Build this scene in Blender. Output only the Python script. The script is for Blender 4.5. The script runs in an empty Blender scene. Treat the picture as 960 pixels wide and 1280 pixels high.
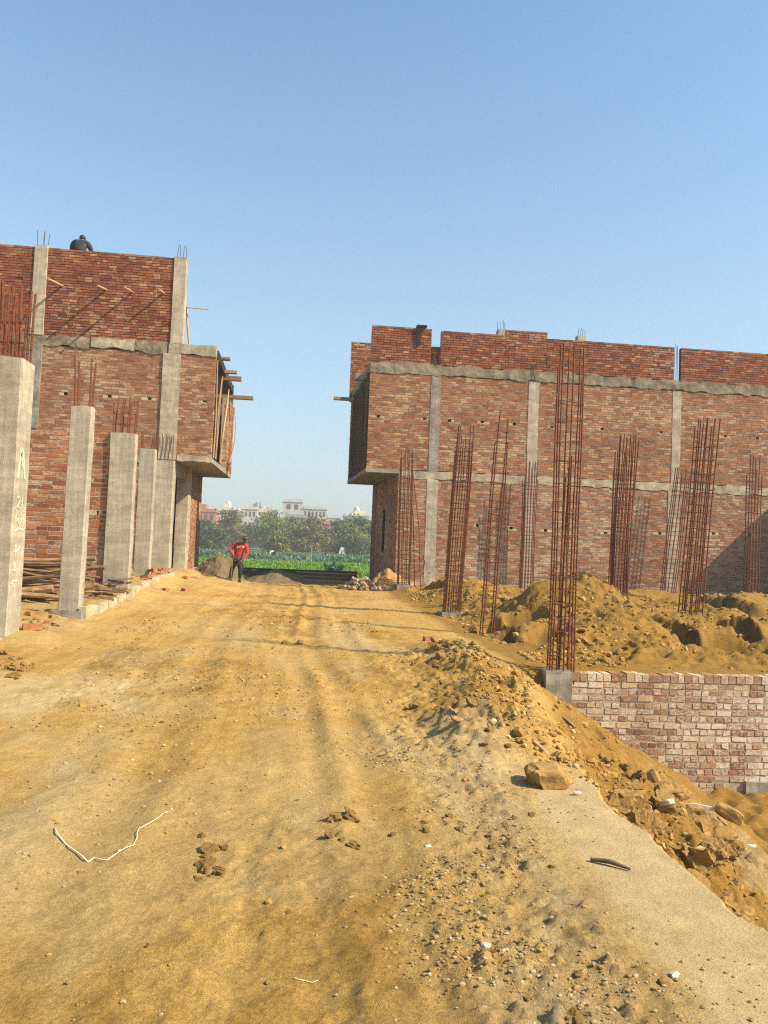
import bpy, math, random
import numpy as np
from mathutils import Vector, Matrix

random.seed(7)
RNG = np.random.default_rng(11)
SC = bpy.context.scene
COL = SC.collection

# ------------------------------------------------------------------ camera
F, EYE = 967.0, 1.55                       # focal length in photo pixels, eye height
yaw, pit, rol = map(math.radians, (6.3, 2.55, 2.26))
FW = Vector((math.sin(yaw) * math.cos(pit), math.cos(yaw) * math.cos(pit), math.sin(pit)))
_r = Vector((math.cos(yaw), -math.sin(yaw), 0.0))
_u = _r.cross(FW)
RT = _r * math.cos(rol) + _u * math.sin(rol)
UP = _u * math.cos(rol) - _r * math.sin(rol)


def ray(px, py):
    return FW + RT * ((px - 480) / F) + UP * ((640 - py) / F)


def P(px, py, Y):                          # photo pixel -> point on the plane y = Y
    d = ray(px, py); t = Y / d.y
    return Vector((d.x * t, Y, EYE + d.z * t))


def G(px, py, z=0.0):                      # photo pixel -> point on the level z
    d = ray(px, py); t = (z - EYE) / d.z
    return Vector((d.x * t, d.y * t, z))


cam = bpy.data.cameras.new('camera')
cam_o = bpy.data.objects.new('camera', cam); COL.objects.link(cam_o)
cam.sensor_fit = 'VERTICAL'; cam.sensor_height = 36.0; cam.sensor_width = 27.0
cam.lens = 36.0 * F / 1280.0
cam.clip_end = 6000; cam.clip_start = 0.05
m = Matrix.Identity(4)
for i in range(3):
    m[i][0], m[i][1], m[i][2] = RT[i], UP[i], -FW[i]
m[2][3] = EYE
cam_o.matrix_world = m
SC.camera = cam_o

# ------------------------------------------------------------------ noise
def _h(ix, iy, s):
    n = (ix.astype(np.int64) * 374761393 + iy.astype(np.int64) * 668265263 + s * 974634777) & 0x7fffffff
    n = ((n ^ (n >> 13)) * 1274126177) & 0x7fffffff
    n = n ^ (n >> 16)
    return (n & 0xffff) / 32767.5 - 1.0


def vn(x, y, s=0):
    ix, iy = np.floor(x), np.floor(y)
    fx, fy = x - ix, y - iy
    fx = fx * fx * fx * (fx * (fx * 6 - 15) + 10); fy = fy * fy * fy * (fy * (fy * 6 - 15) + 10)
    a, b = _h(ix, iy, s), _h(ix + 1, iy, s)
    c, d = _h(ix, iy + 1, s), _h(ix + 1, iy + 1, s)
    return (a + (b - a) * fx) * (1 - fy) + (c + (d - c) * fx) * fy


def fbm(x, y, o=4, s=0, g=0.5):
    v, a = 0.0, 1.0
    for k in range(o):
        v = v + a * vn(x * (2.03 ** k) + 17.3 * k, y * (2.03 ** k) - 9.1 * k, s + k)
        a *= g
    return v


def ss(a, b, x):
    t = np.clip((x - a) / (b - a), 0, 1)
    return t * t * (3 - 2 * t)


# ------------------------------------------------------------------ mesh building
ORG = {}                                    # world origin each object's vertices are measured from


def org(o):
    return ORG.get(o.name, Vector((0, 0, 0))) if o else Vector((0, 0, 0))


def tag(o, label=None, cat=None, group=None, kind=None):
    if label: o['label'] = label
    if cat: o['category'] = cat
    if group: o['group'] = group
    if kind: o['kind'] = kind
    return o


def empty(name, label, cat, loc, group=None):
    o = bpy.data.objects.new(name, None); COL.objects.link(o)
    o.empty_display_size = 0.2
    o.location = loc; ORG[o.name] = Vector(loc)
    return tag(o, label, cat, group)


def link(name, verts, faces, mat, parent=None, base=None, smooth=False, attrs=None):
    """one mesh object; vertices are given in world space"""
    me = bpy.data.meshes.new(name)
    v = np.asarray(verts, dtype=np.float64).reshape(-1, 3)
    if parent is not None:
        b = org(parent)
    else:
        b = Vector(base) if base is not None else Vector((0, 0, 0))
    v = v - np.array(b)
    me.from_pydata(v.tolist(), [], [list(f) for f in faces])
    if attrs:
        for k, vals in attrs.items():
            at = me.attributes.new(k, 'FLOAT', 'FACE')
            at.data.foreach_set('value', np.asarray(vals, dtype=np.float32))
    if smooth:
        me.polygons.foreach_set('use_smooth', [True] * len(me.polygons))
    me.materials.append(mat)
    me.update()
    o = bpy.data.objects.new(name, me); COL.objects.link(o)
    ORG[o.name] = b
    if parent is not None:
        o.parent = parent
    else:
        o.location = b
    return o


class MB:
    def __init__(s): s.v, s.f = [], []

    def add(s, vs, fs):
        n = len(s.v); s.v += [tuple(p) for p in vs]; s.f += [tuple(i + n for i in f) for f in fs]

    def box(s, x0, x1, y0, y1, z0, z1):
        s.add([(x0, y0, z0), (x1, y0, z0), (x1, y1, z0), (x0, y1, z0), (x0, y0, z1), (x1, y0, z1), (x1, y1, z1), (x0, y1, z1)],
              [(0, 3, 2, 1), (4, 5, 6, 7), (0, 1, 5, 4), (1, 2, 6, 5), (2, 3, 7, 6), (3, 0, 4, 7)])

    def hexa(s, p):                        # eight corners: bottom ring, top ring
        s.add(p, [(0, 3, 2, 1), (4, 5, 6, 7), (0, 1, 5, 4), (1, 2, 6, 5), (2, 3, 7, 6), (3, 0, 4, 7)])

    def tube(s, pts, rad, n=6):
        pts = [Vector(p) for p in pts]
        if not hasattr(rad, '__len__'): rad = [rad] * len(pts)
        vs, fs = [], []
        ref = None
        for i, p in enumerate(pts):
            d = (pts[min(i + 1, len(pts) - 1)] - pts[max(i - 1, 0)])
            d = d.normalized() if d.length > 1e-9 else Vector((0, 0, 1))
            if ref is None:
                ref = Vector((1, 0, 0)) if abs(d.x) < 0.8 else Vector((0, 1, 0))
            a = (ref - d * ref.dot(d)).normalized(); b = d.cross(a); ref = a
            for k in range(n):
                t = 2 * math.pi * (k + .5) / n
                vs.append(p + (a * math.cos(t) + b * math.sin(t)) * rad[i])
        for i in range(len(pts) - 1):
            for k in range(n):
                k2 = (k + 1) % n
                fs.append((i * n + k, i * n + k2, (i + 1) * n + k2, (i + 1) * n + k))
        fs.append(tuple(range(n - 1, -1, -1)))
        fs.append(tuple(range((len(pts) - 1) * n, len(pts) * n)))
        s.add(vs, fs)

    def build(s, name, mat, parent=None, base=None, smooth=False):
        return link(name, s.v, s.f, mat, parent, base, smooth)


def ico(sub=2):
    import bmesh
    bm = bmesh.new(); bmesh.ops.create_icosphere(bm, subdivisions=sub, radius=1)
    v = np.array([q.co[:] for q in bm.verts]); f = [[q.index for q in p.verts] for p in bm.faces]
    bm.free()
    return v, f


ICO2, ICO3 = ico(2), ico(3)


def rock_vf(seed, sx=1, sy=1, sz=.75, rough=.22, cuts=7, hi=False, boxy=1.0):
    r = np.random.default_rng(seed)
    v, f = (ICO3 if hi else ICO2)
    v = v.copy(); v = np.sign(v) * np.abs(v) ** boxy
    for k in range(cuts):                  # chop flat facets
        n = r.normal(size=3); n /= np.linalg.norm(n)
        d = r.uniform(.55, .85)
        e = np.maximum(v @ n - d, 0)
        v -= np.outer(e * .92, n)
    q = v * 2.3 + r.uniform(0, 50, 3)
    dsp = fbm(q[:, 0] + q[:, 2] * .7, q[:, 1] - q[:, 2] * .6, 4, seed)
    v *= (1 + rough * .5 * dsp - rough * .35 * np.abs(fbm(q[:, 0] * 2.1 - q[:, 2], q[:, 1] * 2.1 + q[:, 2] * .8, 3, seed + 4)))[:, None]
    return v * np.array([sx, sy, sz]), f


def copy_tree(o, parent=None):
    c = o.copy(); COL.objects.link(c); c.parent = parent
    ORG[c.name] = org(o)
    for ch in list(o.children): copy_tree(ch, c)
    return c


# ------------------------------------------------------------------ materials
def mat_base(name, rough=.9, spec=.25):
    mt = bpy.data.materials.new(name); mt.use_nodes = True
    nt = mt.node_tree; b = nt.nodes['Principled BSDF']
    b.inputs['Roughness'].default_value = rough
    b.inputs['Specular IOR Level'].default_value = spec
    return mt, nt, b


class NT:
    def __init__(s, nt): s.nt = nt; s.n = nt.nodes; s.l = nt.links.new

    def _set(s, sock, v):
        if isinstance(v, bpy.types.NodeSocket): s.l(v, sock)
        elif v is not None: sock.default_value = v

    def coord(s, kind='Object'):
        return s.n.new('ShaderNodeTexCoord').outputs[kind]

    def mapping(s, vec, scale=(1, 1, 1), rot=(0, 0, 0)):
        k = s.n.new('ShaderNodeMapping'); s.l(vec, k.inputs[0])
        k.inputs['Scale'].default_value = scale; k.inputs['Rotation'].default_value = rot
        return k.outputs[0]

    def noise(s, vec, scale=5, detail=5, rough=.6, dist=0):
        k = s.n.new('ShaderNodeTexNoise'); s.l(vec, k.inputs['Vector'])
        k.inputs['Scale'].default_value = scale; k.inputs['Detail'].default_value = detail
        k.inputs['Roughness'].default_value = rough; k.inputs['Distortion'].default_value = dist
        return k.outputs['Fac']

    def voro(s, vec, scale=5, feat='F1'):
        k = s.n.new('ShaderNodeTexVoronoi'); s.l(vec, k.inputs['Vector'])
        k.inputs['Scale'].default_value = scale; k.feature = feat
        return k.outputs['Distance']

    def ramp(s, fac, stops, mode='LINEAR'):
        k = s.n.new('ShaderNodeValToRGB'); s.l(fac, k.inputs[0])
        k.color_ramp.interpolation = mode
        e = k.color_ramp.elements
        while len(e) < len(stops): e.new(.5)
        for q, (p, c) in zip(e, stops):
            q.position = p
            q.color = (c, c, c, 1) if not hasattr(c, '__len__') else (*c[:3], 1)
        return k.outputs[0]

    def mix(s, fac, a, b, mode='MIX'):
        k = s.n.new('ShaderNodeMix'); k.data_type = 'RGBA'; k.blend_type = mode
        s._set(k.inputs[0], fac)
        for sock, v in ((k.inputs[6], a), (k.inputs[7], b)):
            if isinstance(v, bpy.types.NodeSocket): s.l(v, sock)
            else: sock.default_value = (*v[:3], 1)
        return k.outputs[2]

    def math(s, op, a, b=None, clamp=False):
        k = s.n.new('ShaderNodeMath'); k.operation = op; k.use_clamp = clamp
        s._set(k.inputs[0], a)
        if b is not None: s._set(k.inputs[1], b)
        return k.outputs[0]

    def attr(s, name, out='Fac'):
        k = s.n.new('ShaderNodeAttribute'); k.attribute_name = name
        return k.outputs[out]

    def sep(s, col):
        k = s.n.new('ShaderNodeSeparateColor'); s.l(col, k.inputs[0])
        return k.outputs

    def bump(s, h, strength=.5, dist=.02, normal=None):
        k = s.n.new('ShaderNodeBump'); s.l(h, k.inputs['Height'])
        k.inputs['Strength'].default_value = strength; k.inputs['Distance'].default_value = dist
        if normal is not None: s.l(normal, k.inputs['Normal'])
        return k.outputs[0]


def simple(name, col, rough=.85, var=.25, scale=6, spec=.25, bump=.0, bscale=40):
    mt, nt, b = mat_base(name, rough, spec); t = NT(nt)
    c = t.coord()
    f = t.noise(c, scale, 6, .65)
    lo = [k * (1 - var) for k in col]; hi = [min(1, k * (1 + var)) for k in col]
    t.l(t.ramp(f, [(.3, lo), (.7, hi)]), b.inputs['Base Color'])
    if bump:
        t.l(t.bump(t.noise(c, bscale, 5), bump, .01), b.inputs['Normal'])
    return mt


def brick_mat(name, stops, white, wcol=(.62, .53, .45), wscale=17, dark=.3, per=.22, mud=0):
    mt, nt, b = mat_base(name, .93, .15); t = NT(nt)
    c = t.coord()
    base = t.ramp(t.attr('rnd'), stops)
    mott = t.noise(c, 14, 6, .7)
    base = t.mix(1.0, base, t.ramp(mott, [(.25, 1 - dark), (.75, 1.18)]), 'MULTIPLY')
    base = t.mix(1.0, base, t.ramp(t.noise(c, .8, 5, .65), [(.3, .80), (.7, 1.14)]), 'MULTIPLY')
    # lime bloom: its own patches over the wall, plus some bricks more than others
    big = t.noise(c, .55, 4, .6, .4)
    fine = t.noise(t.mapping(c, (1, 1, 2.2)), wscale, 6, .72)
    w = t.math('ADD', t.math('MULTIPLY', big, .55), t.math('MULTIPLY', fine, .75))
    w = t.math('ADD', w, t.math('MULTIPLY', t.math('SUBTRACT', t.attr('rnd2'), .5), per))
    w = t.ramp(w, [(.72 - white * .32, 0.0), (.88 - white * .32, 1.0)])
    w = t.math('MULTIPLY', w, .82)
    col = t.mix(w, base, wcol)
    if mud:                                 # mud splashes and cement smears
        s1 = t.noise(c, 2.6, 7, .72, .6)
        col = t.mix(t.math('MULTIPLY', t.ramp(s1, [(.46, 0.), (.66, 1.)]), mud), col, (.36, .255, .135))
        s2 = t.noise(t.mapping(c, (1, 1, 1.6)), 4.5, 7, .75, .4)
        col = t.mix(t.math('MULTIPLY', t.ramp(s2, [(.58, 0.), (.68, 1.)]), mud), col, (.40, .33, .24))
    t.l(col, b.inputs['Base Color'])
    t.l(t.bump(t.noise(c, 60, 6, .7), .6, .008), b.inputs['Normal'])
    return mt


RED = [(0, (.16, .046, .024)), (.3, (.225, .066, .031)), (.7, (.275, .088, .039)), (.91, (.30, .110, .047)), (.965, (.45, .24, .095)), (1, (.13, .05, .035))]
MID = [(0, (.205, .070, .032)), (.3, (.275, .100, .045)), (.7, (.32, .125, .056)), (.94, (.345, .145, .066)), (.98, (.49, .29, .12)), (1, (.17, .07, .04))]
LOW = [(0, (.225, .080, .040)), (.3, (.275, .104, .052)), (.7, (.31, .125, .063)), (.94, (.35, .155, .078)), (1, (.45, .26, .13))]
PALE = [(0, (.17, .06, .04)), (.2, (.27, .10, .06)), (.55, (.36, .145, .085)), (.8, (.43, .20, .115)), (.94, (.52, .31, .16)), (1, (.2, .09, .06))]
M = {}
M['brick_red'] = brick_mat('red_brick', RED, .03, (.50, .34, .22))
M['brick_mid'] = brick_mat('weathered_brick', MID, .15, (.53, .385, .235), mud=.28)
M['brick_wide'] = brick_mat('orange_brick', [(0, (.20, .065, .028)), (.3, (.31, .105, .045)), (.7, (.37, .135, .058)), (1, (.43, .18, .08))], .10, (.54, .42, .29))
M['brick_low'] = brick_mat('mortar_smeared_brick', LOW, .22, (.54, .41, .265), mud=.32)
M['brick_lime'] = brick_mat('lime_bloomed_brick', [(0, (.20, .080, .042)), (.3, (.27, .108, .056)), (.6, (.32, .145, .072)), (.78, (.40, .21, .10)), (.9, (.47, .30, .13)), (1, (.48, .33, .16))], .38, (.70, .60, .46), 21, .2, .16, .62)


def mortar(name, col, rough=.95):
    mt, nt, b = mat_base(name, rough, .1); t = NT(nt); c = t.coord()
    f = t.noise(c, 3, 6, .7); g = t.noise(c, 45, 4, .6)
    k = t.mix(t.ramp(f, [(.3, 0.), (.7, 1.)]), [q * .72 for q in col], [min(1, q * 1.15) for q in col])
    k = t.mix(1., k, t.ramp(g, [(.3, .75), (.7, 1.1)]), 'MULTIPLY')
    t.l(k, b.inputs['Base Color'])
    t.l(t.bump(g, .7, .01), b.inputs['Normal'])
    return mt


M['joint_dark'] = mortar('dark_joint_mortar', (.075, .040, .024))  # dark mortar for the recessed joints of the red brick
M['joint_mid'] = mortar('joint_mortar', (.44, .33, .21))
M['joint_pale'] = mortar('pale_joint_mortar', (.54, .43, .29))
M['joint_grey'] = mortar('grey_mortar', (.40, .32, .225))


def concrete(name, col, streak=.5, stain=.5):
    mt, nt, b = mat_base(name, .9, .2); t = NT(nt); c = t.coord()
    big = t.noise(c, 2.3, 7, .7, .4)
    st = t.noise(t.mapping(c, (14, 14, .7)), 1.0, 6, .65)
    grit = t.noise(c, 70, 4, .6)
    k = t.mix(t.ramp(big, [(.38, 0.), (.62, 1.)]), [q * (1 - .5 * stain) for q in col], [min(1, q * 1.12) for q in col])
    k = t.mix(1., k, t.ramp(st, [(.3, 1 - .5 * streak), (.7, 1 + .2 * streak)]), 'MULTIPLY')
    k = t.mix(1., k, t.ramp(grit, [(.3, .72), (.7, 1.12)]), 'MULTIPLY')
    pour = t.noise(t.mapping(c, (.5, .5, 4.5)), 1.3, 6, .7, .3)
    k = t.mix(1., k, t.ramp(pour, [(.35, .80), (.62, 1.08)]), 'MULTIPLY')
    spots = t.noise(c, 7, 7, .75)
    k = t.mix(t.math('MULTIPLY', t.ramp(spots, [(.6, 0.), (.72, 1.)]), .45 * stain), k, (.16, .14, .115))
    t.l(k, b.inputs['Base Color'])
    t.l(t.bump(t.math('ADD', t.math('MULTIPLY', st, .6), grit), .5, .012), b.inputs['Normal'])
    return mt


M['concrete'] = concrete('cast_concrete', (.48, .40, .29))
M['concrete_grey'] = concrete('grey_concrete', (.36, .31, .235), .7, .8)
M['beam_rough'] = concrete('rough_beam_concrete', (.30, .235, .155), .4, 1.0)
M['beam_pale'] = concrete('pale_beam_concrete', (.48, .39, .265), .3, .8)
M['kerb'] = concrete('kerb_concrete', (.54, .43, .265), .2, .7)
M['slab'] = concrete('slab_concrete', (.34, .30, .235), .1, .6)


def rust(name):
    mt, nt, b = mat_base(name, .75, .3); t = NT(nt); c = t.coord()
    f = t.noise(c, 25, 5, .7)
    t.l(t.ramp(f, [(.3, (.075, .021, .008)), (.55, (.175, .050, .015)), (.75, (.28, .092, .026))]), b.inputs['Base Color'])
    return mt


M['rust'] = rust('rusty_steel')
M['rust_dark'] = simple('dark_steel', (.07, .055, .05), .6, .3, 20)


def wood(name, a, bcol, scale=(1, 1, 14)):
    mt, nt, b = mat_base(name, .85, .2); t = NT(nt); c = t.coord()
    oi = nt.nodes.new('ShaderNodeObjectInfo').outputs['Random']
    f = t.noise(t.mapping(c, scale), 2.2, 6, .65, .5)
    k = t.ramp(f, [(.3, a), (.7, bcol)])
    k = t.mix(1., k, t.ramp(oi, [(0., .5), (1., 1.3)]), 'MULTIPLY')
    t.l(k, b.inputs['Base Color'])
    t.l(t.bump(f, .5, .01), b.inputs['Normal'])
    return mt


M['pole'] = wood('weathered_pole_wood', (.11, .060, .027), (.37, .215, .100), (1.5, 12, 12))
M['wood'] = wood('plank_wood', (.20, .115, .06), (.38, .24, .125), (3, 12, 12))
M['bamboo'] = wood('prop_wood', (.30, .175, .075), (.50, .32, .15), (9, 9, 1.2))
M['prop_dark'] = wood('dark_prop_wood', (.055, .036, .022), (.15, .098, .058), (9, 9, 1.2))
M['wood_dark'] = wood('dark_plank_wood', (.022, .016, .012), (.055, .038, .026), (9, 9, 2))
M['dry_stone'] = simple('cut_log_wood', (.33, .235, .15), .9, .45, 9, .2, .5, 50)
M['stone'] = simple('grey_stone', (.34, .30, .25), .9, .25, 9, .2, .5, 60)
M['clod'] = simple('dry_earth_clod', (.33, .19, .062), .97, .36, 7, .05, 1.0, 26)
M['boulder'] = simple('boulder_earth', (.33, .19, .068), .97, .4, 7, .05, 1.0, 22)
M['sand'] = simple('grey_building_sand', (.155, .112, .062), .97, .2, 4, .05, .6, 50)
M['cloth_red'] = simple('red_knit', (.42, .034, .030), .85, .18, 12)
M['cloth_black'] = simple('black_cloth', (.024, .023, .028), .85, .3, 10)
M['cloth_navy'] = simple('dark_jacket_cloth', (.034, .030, .040), .85, .3, 10)
M['cloth_white'] = simple('white_cloth', (.66, .60, .50), .85, .1, 10)
M['cap'] = simple('cap_cloth', (.028, .026, .026), .8, .2, 10)
M['skin'] = simple('brown_skin', (.15, .075, .045), .6, .12, 15, .35)
M['hair'] = simple('black_hair', (.012, .011, .011), .5, .2, 20)
M['boot'] = simple('dusty_boot', (.05, .042, .035), .8, .3, 12)
M['chalk'] = simple('white_chalk', (.56, .50, .39), .95, .3, 40)
M['white_plastic'] = simple('white_plastic', (.48, .42, .33), .5, .08, 10)
M['rope'] = simple('cream_cable', (.66, .56, .38), .7, .12, 30)
M['red_plastic'] = simple('red_wrapper', (.55, .04, .03), .5, .1, 10)
M['loose_brick'] = simple('loose_brick', (.35, .14, .068), .92, .3, 12, .1, .6, 50)
M['pale_chip'] = simple('pale_concrete_chip', (.50, .43, .32), .92, .15, 9, .1, .5, 50)
M['interior'] = simple('bare_interior', (.16, .12, .09), .95, .2, 3)
M['bark'] = simple('bark', (.11, .085, .06), .95, .3, 8)


def leaf(name, stops):
    mt, nt, b = mat_base(name, .75, .2); t = NT(nt)
    k = t.ramp(t.attr('rnd'), stops)
    t.l(k, b.inputs['Base Color'])
    tr = nt.nodes.new('ShaderNodeBsdfTranslucent'); t.l(k, tr.inputs[0])
    mx = nt.nodes.new('ShaderNodeMixShader'); mx.inputs[0].default_value = .3
    out = nt.nodes['Material Output']
    t.l(b.outputs[0], mx.inputs[1]); t.l(tr.outputs[0], mx.inputs[2]); t.l(mx.outputs[0], out.inputs[0])
    return mt


M['leaf_dark'] = leaf('dark_foliage', [(0, (.048, .062, .017)), (.5, (.10, .122, .030)), (1, (.17, .19, .045))])
M['leaf_olive'] = leaf('olive_foliage', [(0, (.085, .082, .022)), (.5, (.20, .175, .048)), (1, (.32, .26, .08))])
M['leaf_light'] = leaf('light_foliage', [(0, (.080, .108, .022)), (.5, (.165, .20, .042)), (1, (.27, .29, .07))])
M['grass'] = leaf('bright_grass', [(0, (.08, .165, .018)), (.5, (.15, .29, .035)), (1, (.28, .42, .07))])
M['cabbage'] = leaf('blue_green_leaf', [(0, (.035, .085, .042)), (.5, (.09, .17, .095)), (1, (.26, .36, .22))])
# ------------------------------------------------------------------ the ground
def edge_x(y):                              # the pit's left rim
    return 2.06 + .84 * ss(4.8, 10.0, y) + .06 * vn(y * 1.7, y * 0 + 3, 5) + .022 * vn(y * 6.3, y * 0 + 5, 6)


def H(x, y, parts=False):
    x = np.asarray(x, float); y = np.asarray(y, float)
    e = edge_x(y)
    far = ss(33.3, 36, y)
    smooth = ss(1.28, 1.62, x + .10 * vn(x * 2.2, y * 2.2, 7) - .05 * (y - 4)) * (1 - ss(5.2, 5.8, y)) * (1 - ss(-.05, .1, x - e))      # the pale worn slab
    z = .035 * fbm(x * .35, y * .2, 3, 1) + (.009 * fbm(x * 2.1, y * 1.0, 4, 2) + .0045 * fbm(x * 9, y * 7, 4, 3) + .006 * np.maximum(0, fbm(x * 26, y * 22, 3, 4)) * ss(.0, .5, fbm(x * 1.1, y * .8, 3, 6) + .2)) * (1 - .82 * smooth)
    # wheel ruts along the road
    wob = .12 * np.sin(y * .33) + .05 * vn(y * .8, y * 0, 9)
    for x0, w, d in ((.42, .13, .032), (-1.05, .16, .026), (.05, .10, .018), (-1.75, .2, .02), (1.0, .12, .02)):
        q = (x - x0 - wob) / w
        z = z + d * (np.exp(-((np.abs(q) - 1.6) / .7) ** 2) * .7 - np.exp(-q * q)) * (.6 + .5 * vn(y * .9, x * 0 + x0, 12)) * (1 - smooth)
    tread = np.exp(-((x - .42 - wob) / .2) ** 2) + np.exp(-((x + 1.05 - wob) / .2) ** 2)
    z = z + .006 * tread * np.sin(y * 40 + x * 18) * (vn(x * 1.3, y * .5, 21) > 0) * (1 - smooth) * (y < 20)
    # crumbly churned patches
    ch = ss(.15, .55, fbm(x * .7 + 3, y * .35, 3, 31)) * (1 - smooth)
    rid = 1 - np.abs(fbm(x * 7, y * 6, 4, 33))
    z = z + .009 * ch * rid + .013 * ch * np.maximum(0, fbm(x * 20, y * 17, 3, 34))
    gz = np.exp(-((x - 1.10 - .1 * (y - 4)) / .36) ** 2) * ss(1.8, 2.4, y) * (1 - ss(5.4, 7.2, y)) * (1 - .8 * smooth)
    z = z + .014 * gz * np.maximum(0, fbm(x * 9, y * 8, 4, 35)) + .028 * gz * np.maximum(0, fbm(x * 21, y * 19, 3, 36)) + .015 * gz
    # left plot, a little higher than the road
    lf = ss(-3.2, -4.0, x + .18 * vn(y * .9, y * 0, 41)) * ss(9.5, 12.0, y) * (1 - far)
    z = z + lf * (.10 + .36 * ss(14, 25, y) + .05 * fbm(x * 1.6, y * 1.6, 3, 43))
    z = z + .25 * ss(-1.2, -3.2, x) * ss(17, 25, y) * (1 - lf) * (1 - far)
    # dirt bank along the pit
    xb = e - .52
    bk = np.exp(-((x - xb) / np.where(x < xb, .50, .42)) ** 2) * ss(5.2, 6.6, y) * (1 - ss(10.6, 13, y))
    z = z + bk * (.17 + .07 * fbm(x * 1.5, y * 1.1, 3, 45) + .085 * (1 - np.abs(fbm(x * 4.5, y * 4, 4, 46))) * 1.2)
    cl2 = np.exp(-((x - xb + .55) / .5) ** 2) * ss(4.6, 6.2, y) * (1 - ss(9.5, 13, y))
    z = z + cl2 * (.045 * np.maximum(0, fbm(x * 5.5, y * 5, 4, 47)) + .030 * np.maximum(0, fbm(x * 15, y * 14, 3, 48)))
    # the pit
    t = x - e
    near = .34 * ss(0, .07, t) + .80 * np.maximum(t - .05, 0)
    wide = .60 * np.maximum(t, 0) + .03 * fbm(x * 3, y * 1.2, 3, 50) * ss(0, .4, t)
    k = ss(4.7, 6.2, y)
    drop = near * (1 - k) + wide * k
    fl = 1.53 - .06 * fbm(x * 1.2, y * 1.2, 4, 51) - .25 * np.exp(-((x - 3.4) / .9) ** 2 - ((y - 6.2) / 1.6) ** 2)
    drop = np.where(drop < fl, drop, fl + .1 * (1 - np.exp(-(drop - fl))))
    drop = drop - (.05 * fbm(x * 5, y * 5, 4, 52) + .07 * np.maximum(0, fbm(x * 6, y * 6, 4, 53)) * (1 - ss(6.3, 7.3, y))) * ss(.1, .6, t)
    inpit = 1 - ss(10.06, 10.18, y)
    z = np.where(t > 0, z * np.maximum(1 - t * 1.5, 0.0) - drop * inpit + z * np.minimum(t * 1.5, 1) * (1 - inpit), z)
    # dug plots on the right with spoil heaps
    rt = ss(3.0, 4.4, x + .3 * vn(y * .6, y * 0, 60)) * ss(10.15, 11.2, y) * (1 - far)
    q = 0.0
    for (cx, cy, sx, sy, h) in (
            (6.35, 16.6, 1.2, 1.7, 1.0), (5.7, 13.2, .9, 1.2, .50), (7.8, 14.3, 1.2, .9, .40), (4.9, 22.0, 1.15, 1.5, .62),
            (5.0, 16.6, .8, 1.0, .40), (4.6, 12.3, .6, .7, .22), (10.6, 20.0, 2.2, 1.2, .45), (13.2, 19.5, 2.0, 1.3, .42), (9.3, 22.6, 1.6, 1.3, .35),
            (16.5, 21.5, 2.5, 1.8, .40), (9.1, 12.5, 1.2, .7, .30), (10.9, 14.7, 1.4, 1.0, .50), (13.0, 16.2, 1.6, 1.2, .55), (7.2, 19.6, 1.2, 1.3, .35),
            (8.0, 25.0, 3.0, 1.2, .18), (12.5, 25.4, 3.0, 1.3, .20), (18.5, 18, 3, 3, .5), (5.8, 25.2, 1.1, .9, .30), (4.75, 19.4, .6, .9, .3)):
        wx, wy = x + .22 * vn(x * 1.1, y * 1.1, 61), y + .22 * vn(x * 1.1, y * 1.1, 62)
        g = np.exp(-((wx - cx) / sx) ** 2 - ((wy - cy) / sy) ** 2)
        q = q + h * g
    q = q + .10 * fbm(x * .9, y * .9, 3, 63) + .04 * (1 - np.abs(fbm(x * 2.6, y * 2.6, 4, 64))) + .03 * fbm(x * 6, y * 6, 4, 66) + .055 * np.maximum(0, fbm(x * 9, y * 9, 3, 67)) + .03 * np.maximum(0, fbm(x * 19, y * 19, 2, 68)) - .05
    for (cx, cy, sx, sy, h) in (
            (4.0, 14.9, .55, .8, .60), (4.35, 12.9, .45, .6, .45), (4.15, 25.3, .45, .6, .55), (7.7, 12.75, 1.1, .5, .75), (9.6, 13.5, .9, .6, .65),
            (9.3, 17.4, .9, .8, .6), (6.9, 21.0, .8, .8, .55), (4.75, 15.4, .35, .45, .3), (12.0, 18.0, .9, .5, .5), (11.6, 23.2, 1.0, .6, .4), (5.45, 18.9, .5, .5, .35)):
        wx, wy = x + .16 * vn(x * 2.1, y * 2.1, 71), y + .16 * vn(x * 2.1, y * 2.1, 72)
        r = np.sqrt(((wx - cx) / sx) ** 2 + ((wy - cy) / sy) ** 2)
        q = q - 1.35 * h * (1 - ss(.7, 1.08, r)) + .05 * np.exp(-((r - 1.45) / .3) ** 2)
    dug = 0.0 * x
    # freshly dug faces, steep towards the front left
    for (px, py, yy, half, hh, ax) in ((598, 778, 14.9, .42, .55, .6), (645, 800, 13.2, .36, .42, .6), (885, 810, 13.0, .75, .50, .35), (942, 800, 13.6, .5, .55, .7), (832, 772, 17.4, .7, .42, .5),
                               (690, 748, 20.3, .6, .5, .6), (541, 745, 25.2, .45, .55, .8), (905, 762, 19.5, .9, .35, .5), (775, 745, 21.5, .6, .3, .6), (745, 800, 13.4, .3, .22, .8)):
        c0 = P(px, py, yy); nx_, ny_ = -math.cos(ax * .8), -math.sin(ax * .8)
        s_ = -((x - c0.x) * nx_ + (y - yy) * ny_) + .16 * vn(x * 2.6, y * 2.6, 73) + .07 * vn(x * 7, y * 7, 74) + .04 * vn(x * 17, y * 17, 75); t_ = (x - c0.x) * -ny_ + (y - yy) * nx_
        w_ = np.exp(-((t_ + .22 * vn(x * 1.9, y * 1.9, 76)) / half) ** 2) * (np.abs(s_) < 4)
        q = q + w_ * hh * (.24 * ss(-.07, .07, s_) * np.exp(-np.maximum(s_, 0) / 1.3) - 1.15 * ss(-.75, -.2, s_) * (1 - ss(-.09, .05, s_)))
        dug = np.maximum(dug, w_ * ss(-.5, -.1, s_) * (1 - ss(.02, .16, s_)))  # mask of the steep faces that get shade painted in
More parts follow.
